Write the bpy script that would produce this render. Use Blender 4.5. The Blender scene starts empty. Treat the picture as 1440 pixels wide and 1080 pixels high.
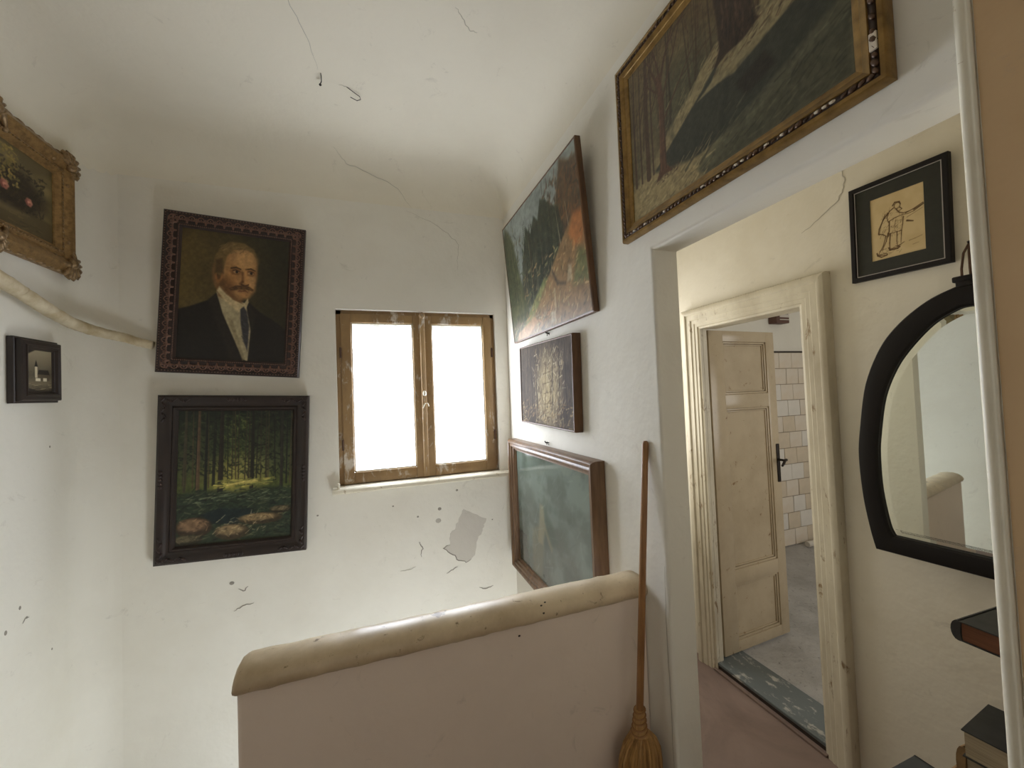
import bpy, bmesh, math, random
import numpy as np
from mathutils import Matrix, Vector
PI = math.pi
scene = bpy.context.scene
COL = scene.collection

# ------------------------------------------------------------------ camera
EYE = Vector((0.0, 0.0, 1.6))
YAW, PITCH, ROLL, FPX = 0.338473, 0.029176, -0.038973, 561.78
fw = Vector((math.sin(YAW)*math.cos(PITCH), math.cos(YAW)*math.cos(PITCH), math.sin(PITCH)))
rt = Vector((math.cos(YAW), -math.sin(YAW), 0))
up = rt.cross(fw)
rt2 = rt*math.cos(ROLL) + up*math.sin(ROLL)
up2 = -rt*math.sin(ROLL) + up*math.cos(ROLL)
cd = bpy.data.cameras.new('camera'); cam = bpy.data.objects.new('camera', cd); COL.objects.link(cam)
m3 = Matrix((rt2, up2, -fw)).transposed()
cam.matrix_world = Matrix.Translation(EYE) @ m3.to_4x4()
cd.sensor_fit = 'HORIZONTAL'; cd.sensor_width = 36.0; cd.lens = FPX/1440*36.0; cd.clip_start = 0.01
scene.camera = cam

# ------------------------------------------------------------------ world, exposure
w = bpy.data.worlds.new('sky'); scene.world = w; w.use_nodes = True
bg = w.node_tree.nodes['Background']; bg.inputs[0].default_value = (0.80, 0.88, 1.0, 1); bg.inputs[1].default_value = 0.1
vs = scene.view_settings
vs.view_transform = 'Standard'; vs.look = 'None'; vs.gamma = 1.0; vs.exposure = 0.0; vs.use_curve_mapping = False
try:
    scene.cycles.use_denoising = True
    scene.cycles.max_bounces = 9; scene.cycles.diffuse_bounces = 7; scene.cycles.glossy_bounces = 4
    scene.cycles.sample_clamp_indirect = 6.0
    scene.cycles.use_adaptive_sampling = True; scene.cycles.adaptive_threshold = 0.02
except Exception: pass

# ------------------------------------------------------------------ daylight, assumed and fill lamps
WINDOW_GLOW = 16.5      # daylight in the frosted panes of the stair window
P_LANDING, P_KITCHEN, P_LOWER, P_HALL = 5.2, 23.0, 47.0, 14.0
def area(name, loc, target, sx, sy, power, col):
    d = bpy.data.lights.new(name, 'AREA'); d.shape = 'RECTANGLE'; d.size = sx; d.size_y = sy
    d.energy = power; d.color = col
    o = bpy.data.objects.new(name, d); COL.objects.link(o); o.location = loc
    o.rotation_euler = (Vector(target)-Vector(loc)).to_track_quat('-Z', 'Y').to_euler()
    return o
# unseen fill lamp added behind the viewer, lamp for an assumed kitchen window, another fill lamp
# added under the landing and a lamp assumed at the far end of the hall
area('landing_fill_light', (-0.35, -2.17, 1.55), (-0.35, 2, 1.55), 1.2, 1.3, P_LANDING, (1.0, 0.95, 0.87))
area('kitchen_assumed_light', (3.5, -0.46, 1.65), (3.5, 2, 1.2), 1.6, 1.3, P_KITCHEN, (1.0, 0.97, 0.92))
area('stairwell_fill_light', (0.52, 1.03, -0.75), (-1.15, 2.2, 0.1), 0.6, 0.9, P_LOWER, (0.87, 0.95, 1.0))
area('hall_assumed_light', (1.38, 2.44, 1.55), (1.38, 0, 1.4), 0.6, 1.2, P_HALL, (1.0, 0.98, 0.92))

# ------------------------------------------------------------------ materials
MATS = {}
def srgb(c):
    def f(v):
        v /= 255.0
        return v/12.92 if v <= 0.04045 else ((v+0.055)/1.055)**2.4
    return (f(c[0]), f(c[1]), f(c[2]), 1.0)
class NT:
    def __init__(s, name):
        s.m = bpy.data.materials.new(name); s.m.use_nodes = True; s.t = s.m.node_tree
        s.b = s.t.nodes['Principled BSDF']; MATS[name] = s.m
        s.tc = None
    def n(s, typ, **kw):
        nd = s.t.nodes.new(typ)
        for k, v in kw.items(): setattr(nd, k, v)
        return nd
    def l(s, a, b): s.t.links.new(a, b)
    def co(s, scale=(1,1,1), kind='Object'):
        if s.tc is None: s.tc = s.n('ShaderNodeTexCoord')
        mp = s.n('ShaderNodeMapping'); mp.inputs['Scale'].default_value = scale
        s.l(s.tc.outputs[kind], mp.inputs['Vector']); return mp.outputs[0]
    def noise(s, sc, det=4, rough=0.55, scale=(1,1,1), dist=0.0):
        x = s.n('ShaderNodeTexNoise'); x.inputs['Scale'].default_value = sc; x.inputs['Detail'].default_value = det
        x.inputs['Roughness'].default_value = rough; x.inputs['Distortion'].default_value = dist
        s.l(s.co(scale), x.inputs['Vector']); return x.outputs['Fac']
    def ramp(s, fac, stops):
        r = s.n('ShaderNodeValToRGB'); e = r.color_ramp.elements
        while len(e) < len(stops): e.new(0.5)
        for i, (p, c) in enumerate(stops): e[i].position = p; e[i].color = c if len(c) == 4 else (*c, 1)
        s.l(fac, r.inputs[0]); return r.outputs[0]
    def mix(s, fac, a, b, mode='MIX'):
        x = s.n('ShaderNodeMix', data_type='RGBA', blend_type=mode)
        for sock, v in ((x.inputs[0], fac), (x.inputs[6], a), (x.inputs[7], b)):
            if hasattr(v, 'is_linked') or hasattr(v, 'links'): s.l(v, sock)
            else: sock.default_value = v
        return x.outputs[2]
    def bump(s, h, strength=0.2, dist=0.01):
        x = s.n('ShaderNodeBump'); x.inputs['Strength'].default_value = strength; x.inputs['Distance'].default_value = dist
        s.l(h, x.inputs['Height']); s.l(x.outputs[0], s.b.inputs['Normal'])
    def set(s, col=None, rough=0.5, metal=0.0, spec=0.5):
        if col is not None:
            if hasattr(col, 'links'): s.l(col, s.b.inputs['Base Color'])
            else: s.b.inputs['Base Color'].default_value = col
        s.b.inputs['Roughness'].default_value = rough; s.b.inputs['Metallic'].default_value = metal
        s.b.inputs['Specular IOR Level'].default_value = spec
        return s.m
def W(f): return ((f, f, f, 1))
def plaster(name, base, stain, dirt=0.35, rough=0.85):
    t = NT(name)
    c = t.mix(t.ramp(t.noise(1.6, 5, 0.68), [(0.42, W(0)), (0.72, W(dirt))]), base, stain)
    sp = t.ramp(t.noise(9, 5, 0.75, dist=1.2), [(0.62, W(0)), (0.72, W(0.22))])
    c = t.mix(sp, c, (0.30, 0.27, 0.22, 1))
    t.bump(t.noise(12, 3, 0.6), 0.22, 0.015)
    return t.set(c, rough, spec=0.25)
plaster('plaster_white', (0.79, 0.765, 0.69, 1), (0.63, 0.59, 0.50, 1))
plaster('plaster_ceiling', (0.78, 0.735, 0.62, 1), (0.66, 0.61, 0.50, 1))
plaster('plaster_cream', (0.74, 0.70, 0.605, 1), (0.60, 0.545, 0.43, 1), 0.6)
plaster('plaster_parapet', (0.84, 0.735, 0.645, 1), (0.70, 0.60, 0.51, 1), 0.4)
plaster('plaster_grey', (0.60, 0.565, 0.505, 1), (0.52, 0.485, 0.43, 1), 0.4)
plaster('tan_paint', (0.52, 0.36, 0.20, 1), (0.45, 0.30, 0.16, 1), 0.5, 0.6)
def simple(name, col, rough=0.5, metal=0.0, nsc=0, amt=0.3, col2=None, scale=(1,1,1), bump=0.0, spec=0.5):
    t = NT(name); c = col
    if nsc:
        f = t.noise(nsc, 5, 0.6, scale)
        c = t.mix(t.ramp(f, [(0.35, W(0)), (0.7, W(1))]), col, col2 or tuple(x*(1-amt) for x in col[:3])+(1,))
        if bump: t.bump(f, bump, 0.01)
    return t.set(c, rough, metal, spec)
def worn(name, base, under, sc=18, lo=0.60, hi=0.66, rough=0.45, grain=(1,1,1), dirt=(0.25,0.19,0.11,1), dirtamt=0.35):
    t = NT(name)
    c = t.mix(t.ramp(t.noise(3.5, 6, 0.65, grain), [(0.42, W(0)), (0.8, W(dirtamt))]), base, dirt)
    f = t.ramp(t.noise(sc, 6, 0.7, grain, 0.5), [(lo, W(0)), (hi, W(1))])
    c = t.mix(f, c, under)
    t.bump(f, -0.3, 0.004)
    return t.set(c, rough)
worn('cap_paint', (0.70, 0.58, 0.40, 1), (0.22, 0.15, 0.08, 1), 26, 0.61, 0.68, 0.38, dirt=(0.30, 0.21, 0.11, 1), dirtamt=0.9)
worn('door_paint', (0.49, 0.40, 0.275, 1), (0.24, 0.15, 0.08, 1), 26, 0.63, 0.70, 0.26, dirtamt=0.45)
worn('casing_paint', (0.66, 0.61, 0.49, 1), (0.26, 0.18, 0.10, 1), 24, 0.60, 0.68, 0.4, (1, 1, 0.35), dirtamt=0.75)
worn('bead_paint', (0.78, 0.74, 0.62, 1), (0.45, 0.35, 0.22, 1), 30, 0.66, 0.72, 0.4)
worn('window_wood', (0.34, 0.215, 0.095, 1), (0.58, 0.52, 0.44, 1), 18, 0.55, 0.66, 0.5, (1, 1, 0.5), dirt=(0.13, 0.075, 0.035, 1), dirtamt=1.0)
worn('sill_paint', (0.74, 0.69, 0.56, 1), (0.32, 0.23, 0.12, 1), 20, 0.6, 0.68, 0.35)
simple('dark_wood', (0.028, 0.017, 0.013, 1), 0.4, 0, 14, 0.5, (0.018, 0.012, 0.010, 1), (1, 1, 1), 0.1)
simple('dark_wood_red', (0.034, 0.017, 0.014, 1), 0.4, 0, 14, 0.5, (0.02, 0.012, 0.010, 1), (1, 1, 1), 0.1)
simple('copper_relief', (0.24, 0.135, 0.10, 1), 0.36, 0.5, 60, 0.6, (0.16, 0.085, 0.065, 1))
simple('gold_leaf', (0.31, 0.19, 0.06, 1), 0.34, 0.6, 30, 0.4, (0.16, 0.095, 0.03, 1), (1, 1, 1), 0.05)
simple('gold_old', (0.36, 0.22, 0.085, 1), 0.42, 0.5, 45, 0.5, (0.17, 0.10, 0.04, 1), (1, 1, 1), 0.15)
simple('gold_ornament', (0.36, 0.24, 0.12, 1), 0.4, 0.45, 70, 0.5, (0.12, 0.07, 0.03, 1))
simple('leaf_band_dark', (0.040, 0.022, 0.015, 1), 0.5)
simple('leaf_bead', (0.15, 0.085, 0.05, 1), 0.35, 0.4, 80, 0.7, (0.03, 0.018, 0.012, 1))
simple('chip_white', (0.66, 0.58, 0.47, 1), 0.8)
simple('brown_wood', (0.20, 0.115, 0.058, 1), 0.36, 0, 8, 0.5, (0.10, 0.055, 0.028, 1), (6, 6, 0.7), 0.1)
simple('stretcher_wood', (0.15, 0.072, 0.030, 1), 0.5, 0, 10, 0.5, None, (5, 5, 0.8), 0.1)
simple('canvas_edge', (0.24, 0.15, 0.06, 1), 0.7, 0, 20, 0.5)
simple('black_frame', (0.010, 0.008, 0.008, 1), 0.55, spec=0.25)
simple('silver_line', (0.45, 0.42, 0.42, 1), 0.35, 0.6)
simple('mat_board', (0.022, 0.023, 0.016, 1), 0.7, 0, 40, 0.3)
simple('pipe_wrap', (0.66, 0.58, 0.42, 1), 0.75, 0, 14, 0.4, (0.42, 0.33, 0.19, 1), (1, 1, 1), 0.4)
simple('iron', (0.035, 0.028, 0.025, 1), 0.5, 0.7, 60, 0.5)
simple('rust', (0.10, 0.05, 0.03, 1), 0.7, 0.3, 60, 0.5)
simple('crack_dark', (0.29, 0.265, 0.225, 1), 0.9)
simple('crack_faint', (0.47, 0.44, 0.38, 1), 0.9)
simple('black_hole', (0.06, 0.05, 0.045, 1), 0.9)
simple('broom_wood', (0.33, 0.165, 0.06, 1), 0.42, 0, 10, 0.4, (0.20, 0.09, 0.03, 1), (8, 8, 0.6), 0.05)
simple('broom_straw', (0.50, 0.30, 0.11, 1), 0.6, 0, 30, 0.5, (0.26, 0.135, 0.045, 1), (3, 3, 0.3), 0.3)
simple('broom_wire', (0.30, 0.15, 0.055, 1), 0.5)
simple('book_dark', (0.035, 0.034, 0.032, 1), 0.6, 0, 30, 0.4)
simple('book_black', (0.02, 0.02, 0.024, 1), 0.55)
simple('book_brown', (0.13, 0.05, 0.025, 1), 0.6, 0, 30, 0.5)
simple('book_tan', (0.33, 0.20, 0.09, 1), 0.65, 0, 30, 0.4)
simple('book_grey', (0.055, 0.06, 0.065, 1), 0.6)
simple('paper_old', (0.45, 0.36, 0.24, 1), 0.9, 0, 10, 0.35, None, (1, 1, 60))
simple('paper_red', (0.17, 0.065, 0.03, 1), 0.85, 0, 10, 0.4, None, (1, 1, 60))
simple('shelf_wood', (0.16, 0.09, 0.045, 1), 0.5, 0, 8, 0.4)
simple('tile_glaze', (0.74, 0.68, 0.60, 1), 0.12, 0, 6, 0.12, (0.70, 0.60, 0.48, 1))
simple('tile_glaze_warm', (0.70, 0.60, 0.47, 1), 0.12, 0, 6, 0.15)
simple('tile_glaze_pale', (0.78, 0.74, 0.68, 1), 0.12, 0, 6, 0.1)
simple('grout', (0.34, 0.28, 0.22, 1), 0.9)
simple('cabinet_white', (0.75, 0.73, 0.68, 1), 0.4)
simple('plaque_brown', (0.12, 0.06, 0.045, 1), 0.6)
simple('plaque_pale', (0.62, 0.58, 0.52, 1), 0.6)
simple('lever_grey', (0.38, 0.36, 0.33, 1), 0.3, 0.6)
def mk_floor():
    t = NT('hall_floor')
    c = t.mix(t.ramp(t.noise(2.2, 6, 0.65, dist=0.8), [(0.3, W(0)), (0.7, W(1))]), (0.27, 0.195, 0.165, 1), (0.155, 0.105, 0.088, 1))
    c = t.mix(t.ramp(t.noise(40, 5, 0.7), [(0.66, W(0)), (0.72, W(0.5))]), c, (0.10, 0.07, 0.055, 1))
    t.bump(t.noise(12, 5), 0.15, 0.01); t.set(c, 0.6)
    t = NT('kitchen_floor')
    c = t.mix(t.ramp(t.noise(3, 6, 0.65), [(0.35, W(0)), (0.7, W(1))]), (0.50, 0.49, 0.485, 1), (0.30, 0.29, 0.28, 1))
    c = t.mix(t.ramp(t.noise(34, 6, 0.75, dist=0.6), [(0.58, W(0)), (0.66, W(0.75))]), c, (0.07, 0.06, 0.055, 1))
    t.bump(t.noise(26, 6, 0.7), 0.9, 0.012); t.set(c, 0.28)
    t = NT('threshold_paint')
    c = t.mix(t.ramp(t.noise(22, 6, 0.7, (1, 0.5, 1)), [(0.55, W(0)), (0.62, W(1))]), (0.115, 0.135, 0.14, 1), (0.40, 0.39, 0.36, 1))
    t.set(c, 0.3)
    t = NT('threshold_dark'); t.set((0.035, 0.025, 0.02, 1), 0.6)
mk_floor()
def mk_pane():
    t = NT('frosted_pane')
    co = t.co((1, 1, 1))
    sep = t.n('ShaderNodeSeparateXYZ'); t.l(co, sep.inputs[0])
    def mth(op, a, b=None):
        x = t.n('ShaderNodeMath', operation=op)
        for i, v in enumerate((a, b)):
            if v is None: continue
            if hasattr(v, 'links'): t.l(v, x.inputs[i])
            else: x.inputs[i].default_value = v
        return x.outputs[0]
    d1 = mth('ADD', sep.outputs['X'], sep.outputs['Z']); d2 = mth('SUBTRACT', sep.outputs['X'], sep.outputs['Z'])
    k = 2*PI/0.019
    s1 = mth('SINE', mth('MULTIPLY', d1, k)); s2 = mth('SINE', mth('MULTIPLY', d2, k))
    pat = mth('MULTIPLY', s1, s2)
    pat = mth('ADD', mth('MULTIPLY', pat, 0.11), 0.86)
    nz = t.ramp(t.noise(120, 3, 0.7), [(0.3, W(0.80)), (0.6, W(1))])
    st = t.mix(1.0, nz, pat, 'MULTIPLY')
    grime = t.ramp(t.noise(3.0, 4), [(0.35, (0.80, 0.87, 1.0, 1)), (0.7, (0.95, 0.98, 1.0, 1))])
    col = t.mix(1.0, st, grime, 'MULTIPLY')
    # old brown grime caked along the top of each pane
    zz_ = mth('ADD', mth('MULTIPLY', mth('SUBTRACT', 0.950, sep.outputs['Z']), 9.0), mth('MULTIPLY', t.noise(26, 4, 0.7), 0.9))
    gm = t.ramp(zz_, [(0.35, (0.030, 0.026, 0.020, 1)), (0.62, (0.12, 0.12, 0.11, 1)), (1.0, (1, 1, 1, 1))])
    col = t.mix(1.0, col, gm, 'MULTIPLY')
    t.set((0.75, 0.8, 0.85, 1), 0.25)
    t.l(col, t.b.inputs['Emission Color']); t.b.inputs['Emission Strength'].default_value = WINDOW_GLOW
    t.bump(pat, 0.4, 0.004)
    t = NT('mirror_glass'); t.set((0.92, 0.96, 0.90, 1), 0.015, 1.0)
    t = NT('picture_art')
    a = t.n('ShaderNodeAttribute', attribute_name='paint')
    t.bump(t.noise(220, 3, 0.6), 0.25, 0.002)
    t.set(a.outputs['Color'], 0.42, spec=0.4)
    t = NT('picture_art_glossy')
    a = t.n('ShaderNodeAttribute', attribute_name='paint')
    t.set(a.outputs['Color'], 0.12, spec=0.6)
    t = NT('picture_art_matt')
    a = t.n('ShaderNodeAttribute', attribute_name='paint')
    t.set(a.outputs['Color'], 0.8, spec=0.2)
mk_pane()

# ------------------------------------------------------------------ mesh helpers
def add_box(bm, x0, x1, y0, y1, z0, z1, bevel=0.0, seg=2):
    b = bm if bevel == 0 else bmesh.new()
    v = [b.verts.new((x, y, z)) for x in (x0, x1) for y in (y0, y1) for z in (z0, z1)]
    for f in ((0,1,3,2), (4,6,7,5), (0,4,5,1), (2,3,7,6), (0,2,6,4), (1,5,7,3)): b.faces.new([v[i] for i in f])
    if bevel:
        bmesh.ops.bevel(b, geom=b.edges[:], offset=bevel, segments=seg, affect='EDGES', profile=0.5)
        merge(bm, b)
    return bm
def merge(bm, b, mat=None):
    vm = {}
    for v in b.verts: vm[v] = bm.verts.new(mat @ v.co if mat is not None else v.co)
    for f in b.faces:
        try: bm.faces.new([vm[v] for v in f.verts])
        except ValueError: pass
    b.free()
def add_prism(bm, poly, ax, a0, a1):
    """poly: 2-D points in the two other axes (in x,y,z order), extruded along axis ax"""
    def mk(p, a):
        q = list(p); q.insert(ax, a); return bm.verts.new(q)
    A = [mk(p, a0) for p in poly]; B = [mk(p, a1) for p in poly]; n = len(poly)
    for i in range(n): bm.faces.new((A[i], A[(i+1) % n], B[(i+1) % n], B[i]))
    bm.faces.new(A[::-1]); bm.faces.new(B)
    return bm
def add_tube(bm, pts, radii, n=8, caps=True):
    pts = [Vector(p) for p in pts]
    if not hasattr(radii, '__len__'): radii = [radii]*len(pts)
    rings = []; ref = None
    for i, p in enumerate(pts):
        t = (pts[min(i+1, len(pts)-1)] - pts[max(i-1, 0)]).normalized()
        if ref is None: ref = Vector((0, 0, 1)) if abs(t.z) < 0.9 else Vector((1, 0, 0))
        a = t.cross(ref).normalized(); b = a.cross(t).normalized(); ref = b
        rings.append([bm.verts.new(p + (a*math.cos(k*2*PI/n) + b*math.sin(k*2*PI/n))*radii[i]) for k in range(n)])
    for r0, r1 in zip(rings, rings[1:]):
        for k in range(n): bm.faces.new((r0[k], r0[(k+1) % n], r1[(k+1) % n], r1[k]))
    if caps: bm.faces.new(rings[0][::-1]); bm.faces.new(rings[-1])
    return bm
def add_blob(bm, c, r, axes=None, u=6, v=4):
    """small ellipsoid; r = (rx, ry, rz), axes optional 3x3"""
    c = Vector(c); M3 = axes or Matrix.Identity(3)
    top = bm.verts.new(c + M3 @ Vector((0, 0, r[2]))); bot = bm.verts.new(c - M3 @ Vector((0, 0, r[2])))
    rows = []
    for j in range(1, v):
        th = PI*j/v
        rows.append([bm.verts.new(c + M3 @ Vector((r[0]*math.sin(th)*math.cos(2*PI*i/u), r[1]*math.sin(th)*math.sin(2*PI*i/u), r[2]*math.cos(th)))) for i in range(u)])
    for i in range(u):
        bm.faces.new((top, rows[0][i], rows[0][(i+1) % u])); bm.faces.new((bot, rows[-1][(i+1) % u], rows[-1][i]))
        for a, b in zip(rows, rows[1:]): bm.faces.new((a[i], b[i], b[(i+1) % u], a[(i+1) % u]))
def obj(name, bm, mat, parent=None, smooth=False, loc=None):
    bmesh.ops.recalc_face_normals(bm, faces=bm.faces[:])
    me = bpy.data.meshes.new(name); bm.to_mesh(me); bm.free()
    if smooth:
        me.polygons.foreach_set('use_smooth', [True]*len(me.polygons))
        if smooth != 'all': me.set_sharp_from_angle(angle=math.radians(35))
    return place(name, me, mat, parent, loc)
def place(name, me, mat, parent=None, loc=None):
    o = bpy.data.objects.new(name, me); COL.objects.link(o)
    if not me.materials: me.materials.append(MATS[mat])
    if parent: o.parent = parent
    if loc: o.location = loc
    return o
def tag(o, label, cat, group=None, kind=None):
    o['label'] = label; o['category'] = cat
    if group: o['group'] = group
    if kind: o['kind'] = kind
    return o
def thing(name, label, cat, mat4=None, loc=None, group=None, kind=None):
    o = bpy.data.objects.new(name, None); COL.objects.link(o); o.empty_display_size = 0.1
    if mat4 is not None: o.matrix_world = mat4
    if loc: o.location = loc
    return tag(o, label, cat, group, kind)
def struct(name, bm, mat, label, cat, smooth=False):
    return tag(obj(name, bm, mat, None, smooth), label, cat, kind='structure')
def holed_slab(bm, ax, a0, a1, u0, u1, v0, v1, holes):
    """slab between a0..a1 on axis ax, rectangle u,v on the other two axes with rectangular holes"""
    us = sorted({u0, u1, *[h[0] for h in holes], *[h[1] for h in holes]}); vv = sorted({v0, v1, *[h[2] for h in holes], *[h[3] for h in holes]})
    def mk(a, u, v):
        q = [u, v]; q.insert(ax, a); return tuple(q)
    V = {}
    def gv(*k):
        if k not in V: V[k] = bm.verts.new(mk(*k))
        return V[k]
    def solid(i, j):
        if i < 0 or j < 0 or i >= len(us)-1 or j >= len(vv)-1: return False
        cu, cv = (us[i]+us[i+1])/2, (vv[j]+vv[j+1])/2
        return not any(h[0] < cu < h[1] and h[2] < cv < h[3] for h in holes)
    for i in range(len(us)-1):
        for j in range(len(vv)-1):
            if not solid(i, j): continue
            c = ((us[i], vv[j]), (us[i+1], vv[j]), (us[i+1], vv[j+1]), (us[i], vv[j+1]))
            bm.faces.new([gv(a0, *p) for p in c]); bm.faces.new([gv(a1, *p) for p in c])
            for (di, dj, p, q) in ((0, -1, c[0], c[1]), (1, 0, c[1], c[2]), (0, 1, c[2], c[3]), (-1, 0, c[3], c[0])):
                if not solid(i+di, j+dj): bm.faces.new((gv(a0, *p), gv(a0, *q), gv(a1, *q), gv(a1, *p)))
    return bm
def ribbon(bm, pts, w, nrm, lift=0.0012):
    """thin irregular ribbon lying on a surface with normal nrm"""
    pts = [Vector(p) for p in pts]; nrm = Vector(nrm); L = []; n = len(pts)
    for i, p in enumerate(pts):
        t = (pts[min(i+1, n-1)] - pts[max(i-1, 0)]).normalized(); s = t.cross(nrm).normalized()
        ww = w*(0.25 + 0.75*math.sin(PI*(i+0.4)/(n-0.2))) if n > 2 else w
        L.append([bm.verts.new(p + s*ww/2 + nrm*lift*0.5), bm.verts.new(p + nrm*lift), bm.verts.new(p - s*ww/2 + nrm*lift*0.5)])
    for a, b in zip(L, L[1:]):
        bm.faces.new((a[0], a[1], b[1], b[0])); bm.faces.new((a[1], a[2], b[2], b[1]))
def jitter_path(pts, rnd, amp, sub=5):
    out = []
    for a, b in zip(pts, pts[1:]):
        for k in range(sub):
            t = k/sub; p = [a[i]*(1-t)+b[i]*t for i in range(len(a))]
            if k: p = [c + rnd.uniform(-amp, amp) for c in p]
            out.append(p)
    out.append(list(pts[-1])); return out

# ------------------------------------------------------------------ the room shell
XL, XR, YB, ZC = -1.286, 0.849, 2.466, 3.0
YN = -2.2            # wall behind the camera
XD = 1.82            # wall with the kitchen door
# left wall with a soft plastered corner
bm = bmesh.new()
r = 0.13
arc = [(XL + r - r*math.cos(a), YB - r + r*math.sin(a)) for a in np.linspace(0, PI/2, 9)]
add_prism(bm, [(XL-0.12, YN-0.12), (XL, YN-0.12)] + arc + [(XL + r, YB+0.12), (XL-0.12, YB+0.12)], 2, -1.6, 2.9)
wall_left = struct('wall_left', bm, 'plaster_white', 'long white plastered wall left of the stairwell', 'wall', True)
# back wall with the window opening
WX0, WX1, WZ0, WZ1 = -0.185, 0.765, 1.105, 2.135
bm = bmesh.new()
holed_slab(bm, 1, YB, YB+0.14, XL+r-0.002, XR+0.1, -1.6, 2.9, [(WX0, WX1, WZ0, WZ1)])
wall_back = struct('wall_back', bm, 'plaster_white', 'white plastered stairwell wall with the small frosted window', 'wall')
# right partition with the opening to the hall
OY0, OY1, OZ = 0.312, 1.028, 2.045
bm = bmesh.new()
holed_slab(bm, 0, XR, XR+0.095, YN-0.1, YB+0.1, -1.6, 2.9, [(OY0, OY1, 0.0, OZ)])
ed = [e for e in bm.edges if abs(e.verts[0].co.x-XR) < 1e-4 and abs(e.verts[1].co.x-XR) < 1e-4 and
      all(OY0-1e-4 <= v.co.y <= OY1+1e-4 and -1e-4 < v.co.z <= OZ+1e-4 for v in e.verts) and
      (all(abs(v.co.y-OY1) < 1e-4 for v in e.verts) or all(abs(v.co.z-OZ) < 1e-4 for v in e.verts))]
bmesh.ops.bevel(bm, geom=ed, offset=0.012, segments=3, affect='EDGES', profile=0.5)
wall_right = struct('wall_right', bm, 'plaster_white', 'white partition wall hung with paintings, open to the hall', 'wall', True)
# coved ceiling
bm = bmesh.new()
def ring(ins, z, rc, n=5):
    x0, x1, y0, y1 = XL+ins, XR-ins, YN+ins, YB-ins; pts = []
    for (cx, cy, a0, rr) in ((x1, y1, 0, 0.03), (x0, y1, PI/2, rc), (x0, y0, PI, 0.03), (x1, y0, 1.5*PI, 0.03)):
        rr = max(rr, 0.02)
        ox = cx - rr if cx == x1 else cx + rr; oy = cy - rr if cy == y1 else cy + rr
        for k in range(n+1):
            a = a0 + PI/2*k/n; pts.append(bm.verts.new((ox + rr*math.cos(a), oy + rr*math.sin(a), z)))
    return pts
rs = []; RC = 0.24
rs.append(ring(-0.002, 2.60, r)); 
for k in range(13):
    t = PI/2*k/12
    rs.append(ring(RC*(1-math.cos(t)) if k else -0.001, ZC - RC + RC*math.sin(t), r))
for a, b in zip(rs[1:], rs[2:]):
    n = len(a)
    for i in range(n): bm.faces.new((a[i], a[(i+1) % n], b[(i+1) % n], b[i]))
bmesh.ops.delete(bm, geom=rs[0], context='VERTS')
bm.faces.new(rs[-1])
ceiling = struct('ceiling', bm, 'plaster_ceiling', 'off-white ceiling rounding softly into the stairwell walls', 'ceiling', 'all')
bm = bmesh.new(); add_box(bm, XL-0.1, XR+0.2, YN-0.1, YB+0.1, 3.02, 3.1)
obj('roof_slab', bm, 'plaster_grey', ceiling)
# wall behind the camera, with an added window opening
bm = bmesh.new()
holed_slab(bm, 1, YN-0.12, YN, XL-0.05, XR+0.05, -0.1, 2.9, [(-0.95, 0.25, 0.9, 2.2)])
struct('wall_front', bm, 'plaster_white', 'white wall with an added window opening behind the viewer', 'wall')
# landing floor and stairwell
bm = bmesh.new(); add_box(bm, XL, XR+0.01, YN, 1.0, -0.12, 0.0); add_box(bm, -0.33, XR+0.01, 1.0, 1.26, -0.12, 0.0)
struct('floor', bm, 'hall_floor', 'reddish brown landing floor in front of the parapet', 'floor')
bm = bmesh.new(); add_box(bm, XL-0.1, XR+0.1, 1.0, YB+0.1, -1.6, -1.5)
struct('floor_stairwell', bm, 'hall_floor', 'lower floor at the foot of the stairwell', 'floor')
bm = bmesh.new(); add_box(bm, XL-0.1, XR+0.1, 0.9, 1.0, -1.6, -0.12)
struct('wall_stairwell', bm, 'plaster_white', 'white wall under the landing edge', 'wall')
st = thing('staircase', 'worn steps leading down beside the parapet', 'stairs', loc=(XL, 1.0, 0), kind='structure')
for k in range(5):
    bm = bmesh.new(); add_box(bm, 0, 0.95, 0.26*k, 0.26*k+0.27, -1.5, -0.19*(k+1), 0.008)
    obj('stair_step', bm, 'hall_floor', st)

# parapet
pp = thing('wall_parapet', 'low pinkish plastered parapet wall guarding the stairwell', 'parapet', loc=(0, 1.19, 0), kind='structure')
bm = bmesh.new(); add_box(bm, -0.325, XR, -0.045, 0.055, -0.10, 0.930, 0.012, 3)
obj('parapet_body', bm, 'plaster_parapet', pp, True)
bm = bmesh.new()
prof = [(-0.047, 0.912), (-0.054, 0.918), (-0.058, 0.931), (-0.053, 0.948), (-0.038, 0.961), (-0.012, 0.969), (0.020, 0.969), (0.046, 0.961), (0.062, 0.942), (0.064, 0.926), (0.056, 0.912)]
rnd = random.Random(4); rows = []
xs = list(np.linspace(-0.306, XR, 46))
def caprow(x, f, z0):
    return [bm.verts.new((x, y*f + (rnd.uniform(-1, 1)*0.0016), 0.912 + (z-0.912)*z0 + rnd.uniform(-1, 1)*0.0016)) for y, z in prof]
for k in range(6):
    a = PI/2*k/6; rows.append(caprow(-0.306 - 0.026*math.cos(a), 0.86 + 0.14*math.sin(a), 0.62 + 0.38*math.sin(a)))
for x in xs: rows.append(caprow(x, 1, 1))
for a, b in zip(rows, rows[1:]):
    for i in range(len(prof)): bm.faces.new((a[i], a[(i+1) % len(prof)], b[(i+1) % len(prof)], b[i]))
bm.faces.new(rows[0]); bm.faces.new(rows[-1][::-1])
cap = obj('parapet_cap', bm, 'cap_paint', pp, 'all'); cap['label'] = 'rounded scuffed yellowish cap along the parapet top'
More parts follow.
